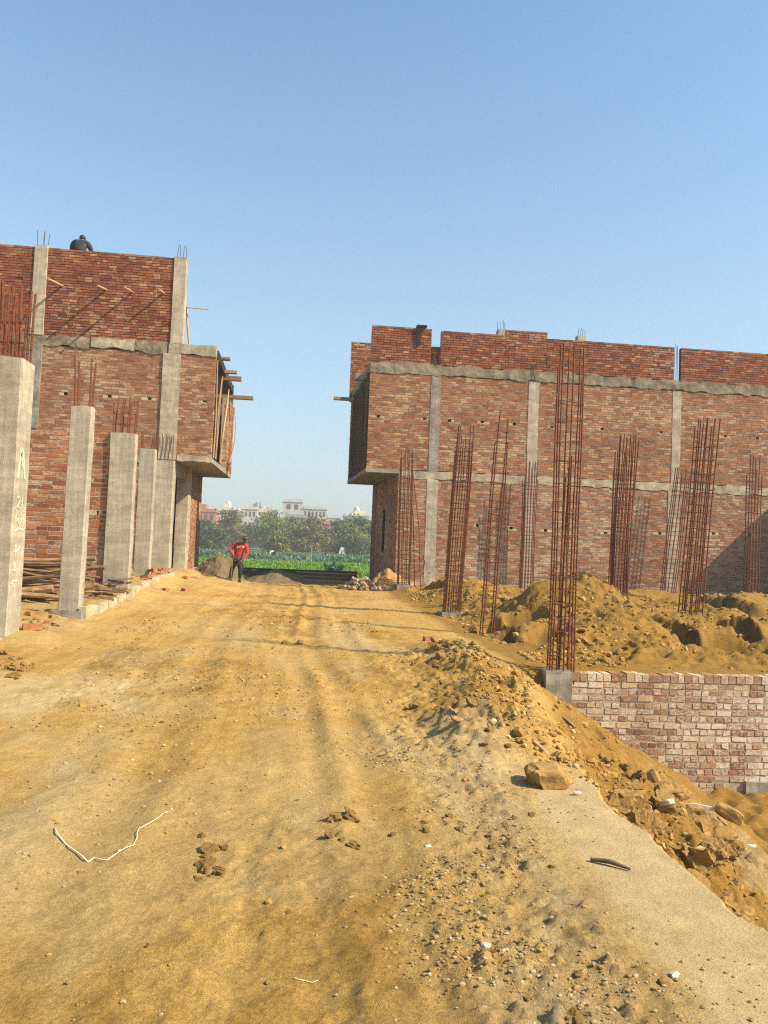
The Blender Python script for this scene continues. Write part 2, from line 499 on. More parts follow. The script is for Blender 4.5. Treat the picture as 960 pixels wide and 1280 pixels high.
    q = q * ss(10.2, 11.0, y) + .18 * ss(22, 27, y)
    z = z + rt * q
    # fields beyond
    z = z * (1 - far) + far * (-.30 + .03 * fbm(x * .2, y * .2, 2, 80) * (y < 400))
    if parts:
        return z, dict(e=e, smooth=smooth, ch=ch, gz=gz, lf=lf, bk=bk, t=t, rt=rt, far=far, inpit=inpit, tread=tread, dug=dug)
    return z


def Hs(x, y): return float(H(np.array([x]), np.array([y]))[0])


def axis(spec):
    out = []
    for a, b, s in spec: out += list(np.arange(a, b - 1e-6, s))
    return np.array(out + [spec[-1][1]])


xs = axis([(-3000, -600, 800), (-600, -100, 100), (-100, -30, 14), (-30, -12, 2.), (-12, -5, .12), (-5, -2.6, .06), (-2.6, 3.8, .0175), (3.8, 8.6, .038), (8.6, 11, .06), (11, 18, .12), (18, 30, 1.), (30, 100, 14), (100, 600, 100), (600, 3000, 800)])
ys = axis([(-300, -40, 60), (-40, 0, 5), (0, 2, .25), (2, 6.5, .0165), (6.5, 9.9, .032), (9.9, 10.3, .035), (10.3, 15, .04), (15, 20, .06), (20, 30, .10), (30, 37, .2), (37, 60, 1.), (60, 160, 8), (160, 700, 90), (700, 4000, 700)])
GX, GY = np.meshgrid(xs, ys)
gx, gy = GX.ravel(), GY.ravel()
gz_, pt = H(gx, gy, True)
nx, ny = len(xs), len(ys)
me = bpy.data.meshes.new('ground')
me.vertices.add(nx * ny)
me.vertices.foreach_set('co', np.stack([gx, gy, gz_], 1).ravel())
ii = (np.arange(ny - 1)[:, None] * nx + np.arange(nx - 1)[None, :]).ravel()
quads = np.stack([ii, ii + 1, ii + nx + 1, ii + nx], 1)
me.loops.add(quads.size); me.loops.foreach_set('vertex_index', quads.ravel().astype(np.int32))
me.polygons.add(len(quads)); me.polygons.foreach_set('loop_start', np.arange(0, quads.size, 4, dtype=np.int32))
me.polygons.foreach_set('loop_total', np.full(len(quads), 4, dtype=np.int32))
me.polygons.foreach_set('use_smooth', np.ones(len(quads), dtype=bool))
me.update(); me.validate()
# kinds of soil, by place, with shade painted onto the dug faces
n1 = fbm(gx * .9, gy * .5, 4, 90); n2 = fbm(gx * 3, gy * 2, 4, 92)
road = 1 - np.maximum(pt['rt'], np.clip(ss(0, .15, pt['t']), 0, 1))
pale = np.clip(pt['smooth'] * .95 + .65 * ss(-.1, .9, n1 + .25) * ss(-.6, -1.9, gx) * (1 - ss(7.5, 13, gy)) + .28 * ss(.1, .7, n1) * (gy < 30), 0, 1) * road
pale = np.clip(pale + .75 * ss(.15, .5, fbm(gx * .9, gy * .9, 3, 94)) * np.exp(-((gx + 1.9) / 1.3) ** 2 - ((gy - 20.3) / 1.6) ** 2), 0, 1)
grav = np.clip(pt['gz'] * (1 + .5 * n2) + .55 * ss(.3, .8, fbm(gx * 1.1, gy * .5, 4, 96)) * (gy < 16) * (np.abs(gx) < 2.5) * road
               + .8 * ss(1.0, 1.6, pt['t']) * pt['inpit'] * ss(.0, .4, fbm(gx * 1.3, gy * 1.3, 3, 97) + .1) * (gy < 8.3), 0, 1)
damp_shade = np.clip(.55 * pt['ch'] * (.5 + n2) + pt['rt'] * (.85 + .4 * n2) + .95 * ss(.0, .3, pt['t']) + .6 * pt['bk'] * (.8 + n2) + .35 * pt['tread'] * (n1 > -.1), 0, 1)
damp_shade = np.clip(np.minimum(damp_shade, 1) + .9 * pt['dug'], 0, 1.9)  # dug faces: moist soil tone plus painted shade
grav = np.clip(grav + .55 * pt['lf'] * (.7 + n2), 0, 1)
far = pt['far']
zc = np.stack([pale, grav, damp_shade, far], 1).astype(np.float32)
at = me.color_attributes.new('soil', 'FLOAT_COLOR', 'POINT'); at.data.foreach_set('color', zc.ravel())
ground = bpy.data.objects.new('ground', me); COL.objects.link(ground)
tag(ground, kind='structure')

mt, nt, b = mat_base('earth', .97, .06); t = NT(nt)
c = t.coord(); soil = t.sep(t.attr('soil', 'Color')); farf = t.attr('soil', 'Alpha')
nb = t.noise(c, .9, 6, .62, .4); nm = t.noise(c, 6, 7, .7); nf = t.noise(c, 55, 5, .72); nl = t.noise(t.mapping(c, (4.5, .38, 4)), 1.2, 7, .68)
k = t.mix(t.ramp(nb, [(.3, 0.), (.7, 1.)]), (.455, .262, .066), (.545, .335, .105))
k = t.mix(t.ramp(nl, [(.42, 0.), (.66, .8)]), k, (.37, .20, .052))
k = t.mix(t.math('MINIMUM', soil[2], 1.0), k, (.295, .158, .034))
k = t.mix(t.math('SUBTRACT', soil[2], 1.0, True), k, (.12, .066, .022))  # moist subsoil, darkened further to paint shade into the hollows
k = t.mix(soil[0], k, (.53, .375, .18))
k = t.mix(t.math('MULTIPLY', t.math('MULTIPLY', soil[1], .85), t.ramp(nm, [(.35, .45), (.6, 1.)])), k, (.40, .295, .155))
k = t.mix(1., k, t.ramp(nm, [(.28, .76), (.72, 1.14)]), 'MULTIPLY')
k = t.mix(t.math('SUBTRACT', 1., t.math('MULTIPLY', soil[0], .6)), k, t.mix(1., k, t.ramp(nf, [(.3, .60), (.68, 1.22)]), 'MULTIPLY'))
pb = t.voro(c, 95); pbm = t.math('MULTIPLY', t.math('SUBTRACT', 1., t.math('MULTIPLY', soil[0], .8)), t.math('MULTIPLY', t.ramp(pb, [(.16, 1.), (.26, 0.)]), t.ramp(t.noise(c, 2.2, 5, .7), [(.45, .05), (.62, .75)])))
k = t.mix(pbm, k, (.50, .41, .28))
gr = t.mix(t.ramp(t.noise(c, .35, 6, .7), [(.35, 0.), (.65, 1.)]), (.075, .13, .022), (.16, .17, .05))
k = t.mix(farf, k, gr)
t.l(k, b.inputs['Base Color'])
h = t.math('ADD', t.math('MULTIPLY', nm, .35), t.math('MULTIPLY', nf, .55))
bp = t.bump(h, .9, .022)
bp = t.bump(t.math('ADD', t.noise(c, 150, 4, .75), t.math('MULTIPLY', pbm, 1.2)), .9, .008, bp)
t.l(bp, b.inputs['Normal'])
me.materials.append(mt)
M['earth'] = mt


# ------------------------------------------------------------------ masonry
def brickwork(name, mat, parent, O, U, N, u0, u1, z0, z1, seed, holes=(), bond='run', ragged=0.0, jit=.004, dep=.11, lab=None,
              keep=None, proud=.006, ch=.088, SL=.248, hd=.10, gap=.006):
    """a face of single bricks, real joints between them; O origin, U along the wall, N outwards (2-D vectors)"""
    r = np.random.default_rng(seed)
    n = max(1, int(round((z1 - z0) / ch))); ch = (z1 - z0) / n
    vs, fs, a1, a2 = [], [], [], []
    for k in range(n):
        za = z0 + k * ch + gap; zb = za + ch - 2 * gap - .001
        if bond == 'english': kinds = 'H' if k % 2 else 'S'
        else: kinds = 'M'
        u = u0 - (SL / 2 if (k % 2) ^ (bond == 'run' and r.random() < .12) else 0) - r.uniform(0, .04)
        while u < u1 - .02:
            if kinds == 'H' or (kinds == 'M' and r.random() < hd): L = SL / 2
            else: L = SL
            L *= r.uniform(.94, 1.05)
            ua, ub = max(u + gap * .8, u0), min(u + L - gap * .8, u1)
            u += L
            if ub - ua < .025: continue
            um, zm = (ua + ub) / 2, (za + zb) / 2
            if any(ub > h[0] and ua < h[1] and zm > h[2] and zm < h[3] for h in holes): continue
            if keep is not None and not keep(um, zm): continue
            if ragged and k >= n - 1 and r.random() < ragged: continue
            p = proud + r.uniform(-.004, .005)
            j = r.uniform(-jit, jit, (4, 2))
            q = [(ua + j[0, 0], za + j[0, 1]), (ub + j[1, 0], za + j[1, 1]), (ub + j[2, 0], zb + j[2, 1]), (ua + j[3, 0], zb + j[3, 1])]
            i = len(vs)
            tl = r.uniform(-.003, .003)
            for (w, d) in ((-dep, 0), (p, 1)):
                for qi, (uu, zz) in enumerate(q):
                    dd = w + (tl if d and qi in (1, 2) else 0)
                    vs.append((O[0] + U[0] * uu + N[0] * dd, O[1] + U[1] * uu + N[1] * dd, zz))
            fs += [(i + 4, i + 5, i + 6, i + 7), (i, i + 1, i + 5, i + 4), (i + 1, i + 2, i + 6, i + 5), (i + 2, i + 3, i + 7, i + 6), (i + 3, i, i + 4, i + 7)]
            x1, x2 = r.random(), r.random()
            a1 += [x1] * 5; a2 += [x2] * 5
    o = link(name, vs, fs, mat, parent, attrs={'rnd': a1, 'rnd2': a2})
    if lab: o['label'] = lab
    return o


def backing(mb, O, U, N, u0, u1, z0, z1, thick, holes=(), rec=.006, cav=.16):
    """the mortar body behind the bricks, with a small cavity at each putlog hole"""
    us = sorted({u0, u1} | {h[0] for h in holes} | {h[1] for h in holes}); us = [u for u in us if u0 <= u <= u1]
    def pt(u, d, z): return (O[0] + U[0] * u + N[0] * d, O[1] + U[1] * u + N[1] * d, z)
    def blk(a, b_, za, zb):
        p = [pt(a, -rec, za), pt(b_, -rec, za), pt(b_, -thick, za), pt(a, -thick, za), pt(a, -rec, zb), pt(b_, -rec, zb), pt(b_, -thick, zb), pt(a, -thick, zb)]
        mb.hexa(p)
    for a, b_ in zip(us[:-1], us[1:]):
        hh = sorted([(h[2], h[3]) for h in holes if h[0] <= a + 1e-6 and h[1] >= b_ - 1e-6])
        z = z0
        for (p0, p1) in hh:
            blk(a, b_, z, p0); z = p1
        blk(a, b_, z, z1)


def rough_face(name, mat, parent, O, U, N, u0, u1, z0, z1, thick, amp, seed, out=.0, res=.06, edge=.0):
    """a cast member: uneven front face with body behind it"""
    nu = max(2, int((u1 - u0) / res) + 1); nz = max(2, int((z1 - z0) / res) + 1)
    us_, zs_ = np.linspace(u0, u1, nu), np.linspace(z0, z1, nz)
    UU, ZZ = np.meshgrid(us_, zs_)
    d = out + amp * fbm(UU * 3.1, ZZ * 3.1, 4, seed)
    zz = ZZ.copy()
    if edge:
        w = fbm(UU * 2.7, UU * 0 + 4, 4, seed + 7) * edge
        zz = zz + np.where(ZZ <= z0 + 1e-6, w, 0) + np.where(ZZ >= z1 - 1e-6, .6 * fbm(UU * 3.3, UU * 0, 4, seed + 9) * edge, 0)
    v = np.stack([O[0] + U[0] * UU + N[0] * d, O[1] + U[1] * UU + N[1] * d, zz], -1).reshape(-1, 3).tolist()
    f = []
    for a in range(nz - 1):
        for b_ in range(nu - 1):
            i = a * nu + b_; f.append((i, i + 1, i + nu + 1, i + nu))
    # rim back to the body
    ring = [(0, b_) for b_ in range(nu)] + [(a, nu - 1) for a in range(1, nz)] + [(nz - 1, b_) for b_ in range(nu - 2, -1, -1)] + [(a, 0) for a in range(nz - 2, 0, -1)]
    base = len(v)
    for (a, b_) in ring:
        uu, z_ = us_[b_], zz[a, b_]
        v.append((O[0] + U[0] * uu - N[0] * thick, O[1] + U[1] * uu - N[1] * thick, float(z_)))
    L = len(ring)
    for i in range(L):
        j = (i + 1) % L
        ia, ja = ring[i][0] * nu + ring[i][1], ring[j][0] * nu + ring[j][1]
        f.append((ja, ia, base + i, base + j))
    f.append(tuple(base + i for i in range(L)))
    return link(name, v, f, mat, parent, smooth=False)


def pillar_vf(x0, x1, y0, y1, z0, z1, seed, ch=.012, amp=.006, lean=(0, 0), step=.12, rag=.02):
    n = max(3, int((z1 - z0) / step))
    vs, fs = [], []
    for k in range(n + 1):
        z = z0 + (z1 - z0) * k / n; f = k / n
        cx, cy = lean[0] * f, lean[1] * f
        pts = [(x0 + ch, y0), ((x0 + x1) / 2, y0), (x1 - ch, y0), (x1, y0 + ch), (x1, (y0 + y1) / 2), (x1, y1 - ch), (x1 - ch, y1), (x0 + ch, y1), (x0, y1 - ch), (x0, y0 + ch)]
        for i, (x, y) in enumerate(pts):
            s = amp * float(vn(np.array([z * 2.3 + i * 5.1]), np.array([seed * 1.7]), seed))
            zz = z + (rag * float(vn(np.array([x * 9.0]), np.array([y * 9.0]), seed + 3)) if k == n else 0)
            vs.append((x + cx + s, y + cy + s, zz))
    m_ = 10
    for k in range(n):
        for i in range(m_):
            j = (i + 1) % m_
            fs.append((k * m_ + i, k * m_ + j, (k + 1) * m_ + j, (k + 1) * m_ + i))
    fs.append(tuple(n * m_ + i for i in range(m_))); fs.append(tuple(range(m_ - 1, -1, -1)))
    return vs, fs


def bars_part(name, mat, parent, pts, r=.009):
    for p in pts:
        mb = MB(); mb.tube(p, r, 5); mb.build(name, mat, parent)


# ================================================================== building on the right
YR = 28.0
RB = empty('brick_building', 'unfinished two storey red brick building on the right, rebar cages standing in front', 'building', (3.6, YR, 0.2), 'unfinished brick buildings')
Oy, Ux, Ny = (0, YR), (1, 0), (0, -1)
XE = 24.0


def holes_at(pxs, Y, w=.13, h=.11):
    o = []
    for (px, py) in pxs:
        q = P(px, py, Y); o.append((q.x - w / 2, q.x + w / 2, q.z - h / 2, q.z + h / 2))
    return o


hl_up = holes_at([(473, 520), (531, 523), (562, 526), (603, 527), (643, 530), (690, 534), (753, 536), (827, 540), (907, 545), (947, 548)], YR)
hl_lo = holes_at([(597, 657), (639, 660), (682, 663), (757, 666), (825, 667), (892, 667), (937, 669)], YR)
cols_r = [(4.66, 5.02), (8.36, 8.76), (14.03, 14.37), (19.6, 20.0)]
# ground storey
mb = MB(); backing(mb, Oy, Ux, Ny, 3.58, XE, -.35, 4.06, .22, hl_lo, .004); mb.build('mortar_body', M['joint_pale'], RB)
brickwork('ground_storey_bricks', M['brick_low'], RB, Oy, Ux, Ny, 3.58, XE, .33, 4.08, 101, hl_lo, gap=.010)
rough_face('plinth', M['beam_pale'], RB, Oy, Ux, Ny, 3.56, XE, -.4, .31, .2, .012, 5, .035, .1, .02)
rough_face('storey_beam', M['beam_pale'], RB, Oy, Ux, Ny, 3.60, XE, 4.09, 4.385, .2, .010, 6, .022, .08, .035)
# first storey
mb = MB(); backing(mb, Oy, Ux, Ny, 2.40, XE, 4.40, 7.93, .22, hl_up, .004); mb.build('mortar_body', M['joint_mid'], RB)
brickwork('first_storey_bricks', M['brick_mid'], RB, Oy, Ux, Ny, 2.38, XE, 4.39, 7.94, 102, hl_up, gap=.0085)
rough_face('roof_beam', M['beam_rough'], RB, Oy, Ux, Ny, 2.38, XE, 7.95, 8.33, .22, .016, 7, .030, .06, .05)
for i, (a, b_) in enumerate(cols_r):
    rough_face('concrete_column', M['concrete'] if i != 0 else M['concrete_grey'], RB, Oy, Ux, Ny, a, b_, 4.39, 7.94, .2, .007, 20 + i, .020, .08, .0)
    rough_face('concrete_column', M['concrete'], RB, Oy, Ux, Ny, a - (.02 if i != 2 else .1), b_ + .03, .31, 4.085, .2, .009, 30 + i, .018, .08, .0)
# parapets
pars = [(2.38, 4.61, 9.67, 103), (4.97, 7.43, 9.64, 104), (7.44, 9.02, 9.85, 105), (9.03, 14.05, 9.63, 106), (14.34, XE, 9.63, 107)]
for (a, b_, zt, sd) in pars:
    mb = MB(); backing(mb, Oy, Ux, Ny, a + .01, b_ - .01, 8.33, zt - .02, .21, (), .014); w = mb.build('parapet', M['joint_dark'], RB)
    brickwork('parapet_bricks', M['brick_red'], w, Oy, Ux, Ny, a, b_, 8.335, zt, sd, (), 'run', .07, gap=.0085)
mb = MB(); backing(mb, (0, YR + .22), Ux, Ny, 4.5, 5.1, 8.33, 9.05, .2, (), .01); mb.build('parapet_infill', M['joint_dark'], RB)
brickwork('parapet_infill_bricks', M['brick_red'], RB, (0, YR + .2), Ux, Ny, 4.5, 5.1, 8.34, 9.07, 108)
# side towards the road: swings a little outwards to the back
back = Vector((3.22, 34.0)); fr = Vector((3.58, YR))
ud = (back - fr); Ls = ud.length; ud.normalize(); nd = (-ud.y, ud.x)
Os, Us, Ns = (fr.x, fr.y), (ud.x, ud.y), (nd[0], nd[1])
wy0, wy1 = 2.55, 3.25
hw = [(wy0, wy1, 1.3, 3.05)]
mb = MB(); backing(mb, Os, Us, Ns, .02, Ls, -.3, 4.2, .2, hw, .005); mb.build('mortar_body', M['joint_mid'], RB)
brickwork('side_wall_bricks', M['brick_low'], RB, Os, Us, Ns, 0.0, 4.3, -.05, 4.2, 110, hw)
brickwork('side_wall_bricks', M['brick_red'], RB, Os, Us, Ns, 4.62, Ls, -.05, 4.2, 111)
rough_face('concrete_column', M['concrete_grey'], RB, Os, Us, Ns, 4.3, 4.62, -.1, 4.2, .2, .006, 41, .02, .1)
rough_face('concrete_column', M['concrete_grey'], RB, Os, Us, Ns, 1.55, 1.8, -.1, 4.2, .2, .006, 44, .015, .1)
win = MB()
def spt(u, d, z): return (Os[0] + Us[0] * u + Ns[0] * d, Os[1] + Us[1] * u + Ns[1] * d, z)
for (a, b_, za, zb) in ((wy0, wy0 + .05, 1.3, 3.05), (wy1 - .05, wy1, 1.3, 3.05), (wy0 + .05, wy1 - .05, 1.3, 1.35), (wy0 + .05, wy1 - .05, 3.0, 3.05)):
    win.hexa([spt(a, -.02, za), spt(b_, -.02, za), spt(b_, -.12, za), spt(a, -.12, za), spt(a, -.02, zb), spt(b_, -.02, zb), spt(b_, -.12, zb), spt(a, -.12, zb)])
win.build('window_frame', M['wood_dark'], RB)
# cantilevered slab, balcony side
mb = MB(); mb.hexa([(2.36, YR - .03, 4.24), (3.59, YR - .03, 4.24), (3.2, 34.05, 4.24), (2.08, 34.05, 4.24), (2.36, YR - .03, 4.39), (3.59, YR - .03, 4.39), (3.2, 34.05, 4.39), (2.08, 34.05, 4.39)])
mb.build('balcony_slab', M['slab'], RB)
# lintel beam over the open side and the pier at its far end
fo, bo = Vector((2.38, YR)), Vector((2.10, 34.0)); uo = (bo - fo); Lo = uo.length; uo.normalize()
Oo, Uo, No = (fo.x, fo.y), (uo.x, uo.y), (-uo.y, uo.x)
rough_face('side_beam', M['concrete_grey'], RB, Oo, Uo, No, .02, Lo, 7.93, 8.3, .22, .01, 42, .0, .1, .02)
mb = MB(); backing(mb, Oo, Uo, No, Lo - 1.5, Lo, 4.4, 7.93, .2, (), .008); mb.build('mortar_body', M['joint_dark'], RB)
brickwork('side_pier_bricks', M['brick_red'], RB, Oo, Uo, No, Lo - 1.5, Lo, 4.4, 7.93, 112)
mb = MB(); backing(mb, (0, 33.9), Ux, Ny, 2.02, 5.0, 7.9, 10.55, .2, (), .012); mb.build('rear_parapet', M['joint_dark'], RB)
brickwork('rear_parapet_bricks', M['brick_red'], RB, (0, 33.9), Ux, Ny, 2.0, 5.0, 7.9, 10.57, 113, (), 'run', .05)
# floors, roof and hidden walls
mb = MB(); mb.box(2.45, XE, YR + .23, 33.9, 8.0, 8.28); mb.build('roof_slab', M['concrete_grey'], RB)
mb = MB(); mb.box(3.6, XE, YR + .23, 33.9, 4.24, 4.40); mb.build('floor_slab', M['slab'], RB)
mb = MB(); mb.box(2.15, XE, 34.05, 34.3, 4.39, 8.3); mb.box(3.25, XE, 34.05, 34.3, -.4, 4.39); mb.build('rear_wall', M['interior'], RB)
mb = MB(); mb.box(XE - .2, XE, YR + .23, 34.05, -.4, 8.3); mb.build('end_wall', M['interior'], RB)
mb = MB(); mb.box(4.6, 4.8, YR + .23, 34.0, 4.4, 8.0); mb.build('partition', M['interior'], RB)
# props of the balcony side
for i, (u, du, b0) in enumerate([(.25, .1, .03), (.8, -.1, .05), (1.45, .12, -.04), (2.1, .05, .06), (2.75, -.12, .03), (3.5, .1, -.05), (4.2, .05, .04), (5.0, -.2, .05)]):
    mb = MB(); q = []
    for k in range(7):
        f = k / 6
        uu = u + du * f + b0 * math.sin(f * 5 + i)
        q.append((Oo[0] + Uo[0] * uu + No[0] * .03, Oo[1] + Uo[1] * uu, 4.39 + (7.95 - 4.39) * f))
    mb.tube(q, [.055 - .014 * k / 6 for k in range(7)], 6); mb.build('prop_pole', M['prop_dark'], RB)
mb = MB(); mb.box(1.25, 3.0, 32.2, 32.42, 7.62, 7.74); mb.build('projecting_plank', M['wood'], RB)
mb = MB(); mb.box(1.95, 2.36, 29.6, 29.9, 7.95, 8.2); mb.build('shutter_board', M['concrete_grey'], RB)
# starter bars
def starters(parent, x, y, z, n, w, h, seed, mat='rust', base=None):
    r = random.Random(seed)
    for k in range(n):
        a = x + w * (k / (n - 1) - .5) if n > 1 else x
        yy = y + r.uniform(-.09, .09)
        hh = h * r.uniform(.75, 1.05)
        lx = r.uniform(-.05, .05)
        bars_part('starter_bar', M[mat], parent, [[(a, yy, z), (a + lx * .4, yy, z + hh * .5), (a + lx, yy, z + hh)]], .010)
for (px, py, zt) in ((627, 414, 9.72), (726, 422, 9.72)):
    q = P(px, py, YR + .45)
    vs, fs = pillar_vf(q.x - .17, q.x + .17, YR + .3, YR + .6, 8.28, q.z + .04, 50); link('column_stub', vs, fs, M['concrete'], RB)
    starters(RB, q.x, YR + .45, q.z, 4, .26, .42, int(px), 'rust_dark')
starters(RB, 14.2, YR + .1, 8.33, 4, .2, 1.6, 61, 'rust_dark')
starters(RB, 8.62, YR - .06, 8.0, 4, .22, .75, 62, 'rust')
starters(RB, 4.79, YR + .05, 8.3, 5, .24, .45, 63, 'rust_dark')
# dark board hung over the parapet
q = P(524, 420, YR - .05)
mb = MB(); mb.hexa([(q.x - .08, YR - .075, 9.0), (q.x + .05, YR - .075, 9.0), (q.x + .05, YR - .045, 9.0), (q.x - .08, YR - .045, 9.0),
                    (q.x - .12, YR - .10, 9.72), (q.x + .02, YR - .10, 9.72), (q.x + .02, YR - .05, 9.72), (q.x - .12, YR - .05, 9.72)])
mb.box(q.x - .1, q.x + .28, YR - .12, YR + .2, 9.70, 9.76)
o = mb.build('wooden_board', M['wood_dark'], None, (q.x, YR, 9.0)); tag(o, 'dark wooden board hung over the left parapet of the right building', 'board')
# side wing out at the right whose shadow falls on the wall
WG = empty('brick_wall', 'plain brick return wall beside the right building, casting a slanted shadow', 'wall', (18.9, 25.5, 0))
mb = MB(); backing(mb, (18.7, 22.5), (0, 1), (-1, 0), 0, 5.3, -.2, 4.25, .23, (), .008); mb.build('mortar_body', M['joint_mid'], WG)
brickwork('wall_bricks', M['brick_mid'], WG, (18.7, 22.5), (0, 1), (-1, 0), 0, 5.3, .1, 4.27, 120)

# ================================================================== building on the left
YL = 26.0
LB = empty('brick_building', 'taller unfinished red brick building on the left with concrete frame and overhanging upper storey', 'building', (-4.2, YL, .3), 'unfinished brick buildings')
Ol = (0, YL); XW = -15.0
hl = holes_at([(82, 492), (137, 495), (187, 498), (256, 501)], YL)
hl2 = []
mb = MB(); backing(mb, Ol, Ux, Ny, XW, -2.96, 4.15, 7.64, .22, hl, .004); backing(mb, Ol, Ux, Ny, XW, -4.4, -.2, 4.15, .22, hl2, .004); mb.build('mortar_body', M['joint_pale'], LB)
brickwork('first_storey_bricks', M['brick_mid'], LB, Ol, Ux, Ny, XW, -2.95, 4.92, 7.65, 201, hl, gap=.0085)
brickwork('first_storey_bricks', M['brick_mid'], LB, Ol, Ux, Ny, -6.8, -2.95, 4.28, 4.92, 206)
brickwork('ground_storey_bricks', M['brick_low'], LB, Ol, Ux, Ny, XW, -6.8, .1, 4.92, 202, hl2)
brickwork('ground_storey_bricks', M['brick_low'], LB, Ol, Ux, Ny, -6.8, -4.4, .1, 4.28, 207, hl2)
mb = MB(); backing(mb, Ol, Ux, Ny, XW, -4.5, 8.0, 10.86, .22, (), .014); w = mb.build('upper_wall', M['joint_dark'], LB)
brickwork('upper_wall_bricks', M['brick_red'], w, Ol, Ux, Ny, XW, -4.45, 8.0, 10.88, 203, holes_at([(25, 347)], YL), 'run', .07, gap=.0085)
rough_face('floor_beam', M['beam_rough'], LB, Ol, Ux, Ny, XW, -7.0, 7.65, 8.0, .22, .02, 51, .035, .05, .05)
rough_face('floor_beam', M['beam_pale'], LB, Ol, Ux, Ny, -6.98, -5.6, 7.68, 8.0, .22, .012, 52, .045, .06, .05)
rough_face('floor_beam', M['beam_rough'], LB, Ol, Ux, Ny, -5.58, -4.55, 7.63, 8.02, .22, .022, 53, .035, .05, .05)
rough_face('floor_beam', M['beam_pale'], LB, Ol, Ux, Ny, -4.5, -2.95, 7.64, 7.98, .22, .012, 54, .05, .06, .03)
rough_face('concrete_column', M['concrete_grey'], LB, Ol, Ux, Ny, -9.05, -8.50, 4.93, 7.66, .2, .008, 55, .05, .08)
rough_face('concrete_column', M['concrete'], LB, Ol, Ux, Ny, -4.66, -4.10, 4.12, 7.64, .2, .010, 56, .06, .08)
for (a, b_, zt) in ((-8.92, -8.50, 10.93), (-4.47, -4.06, 10.90)):
    vs, fs = pillar_vf(a, b_, YL - .05, YL + .35, 7.98, zt, 57); link('upper_column', vs, fs, M['concrete'], LB)
starters(LB, -8.71, YL + .15, 10.9, 4, .34, .62, 71, 'rust_dark')
starters(LB, -4.26, YL + .15, 10.85, 4, .28, .55, 72, 'rust_dark')
rough_face('ground_beam', M['concrete_grey'], LB, Ol, Ux, Ny, -5.45, -4.66, 3.98, 4.22, .2, .012, 58, .06, .06, .03)
# the corner post of the ground storey
vs, fs = pillar_vf(-4.72, -4.10, YL - .28, YL + .22, .1, 4.08, 59, .015, .008); link('corner_column', vs, fs, M['concrete'], LB)
for k in range(5):
    bars_part('starter_bar', M['rust'], LB, [[(-4.66 + .12 * k, YL - .14, 4.06), (-4.66 + .12 * k, YL - .1, 4.95)]], .012)
# cantilevered slab
mb = MB(); mb.hexa([(-4.1, YL - .04, 4.10), (-2.93, YL - .04, 4.10), (-2.83, 32.3, 4.10), (-4.1, 32.3, 4.10), (-4.1, YL - .04, 4.26), (-2.93, YL - .04, 4.26), (-2.83, 32.3, 4.26), (-4.1, 32.3, 4.26)])
mb.build('balcony_slab', M['slab'], LB)
rough_face('slab_nib', M['beam_pale'], LB, Ol, Ux, Ny, -4.05, -2.95, 4.10, 4.30, .1, .012, 60, .05, .05, .04)
# side towards the road, lower storey: post, dark doorway, brick
mb = MB(); backing(mb, (-3.98, YL), (0, 1), (1, 0), 3.0, 6.3, -.1, 4.1, .2, (), .005); mb.build('mortar_body', M['joint_pale'], LB)
brickwork('side_wall_bricks', M['brick_mid'], LB, (-3.98, YL), (0, 1), (1, 0), 3.0, 6.3, .0, 4.1, 204)
vs, fs = pillar_vf(-4.35, -3.93, 28.15, 28.9, -.1, 4.1, 61); link('side_column', vs, fs, M['concrete'], LB)
mb = MB(); mb.box(-4.3, -4.02, YL + .3, 28.15, 3.6, 4.1); mb.build('door_lintel', M['concrete_grey'], LB)
# upper side: open bay with props, brick pier beyond
Ou = (-2.94, YL); Uu = (.016, 1.0); Nu = (1, 0)
mb = MB(); backing(mb, Ou, Uu, Nu, 3.9, 6.3, 4.26, 7.0, .2, (), .008); mb.build('mortar_body', M['joint_mid'], LB)
brickwork('side_pier_bricks', M['brick_mid'], LB, Ou, Uu, Nu, 3.9, 6.3, 4.27, 7.0, 205)
mb = MB(); mb.box(-3.2, -2.9, YL + .25, 32.3, 7.62, 7.9); mb.build('side_beam', M['wood_dark'], LB)
for i, (u, du, b0, zt) in enumerate([(.10, .0, .0, 7.55), (.45, 1.5, .05, 7.4), (.5, 1.1, .12, 7.3), (1.9, 1.9, -.06, 7.2), (2.2, 1.5, .10, 7.3), (4.6, 1.5, .08, 7.0)]):
    mb = MB(); q = []
    for k in range(7):
        f = k / 6
        q.append((-2.90 + .016 * u + (.16 * math.sin(f * 3) if i == 5 else .02 * math.sin(f * 4 + i)), YL + u + du * f + b0 * math.sin(f * 5 + i), 4.27 + (zt - 4.27) * f))
    mb.tube(q, [.034 - .01 * k / 6 for k in range(7)], 6); mb.build('prop_pole', M['bamboo'], LB)
for (x0, x1, y0, y1, z0, z1) in ((-3.6, -1.95, 30.2, 30.42, 7.04, 7.17), (-3.2, -2.46, 28.4, 28.62, 7.64, 7.74), (-3.2, -2.34, 29.0, 29.2, 7.50, 7.66), (-3.1, -2.62, 27.2, 27.45, 7.85, 7.93)):
    mb = MB(); mb.box(x0, x1, y0, y1, z0, z1); mb.build('projecting_plank', M['wood'], LB)
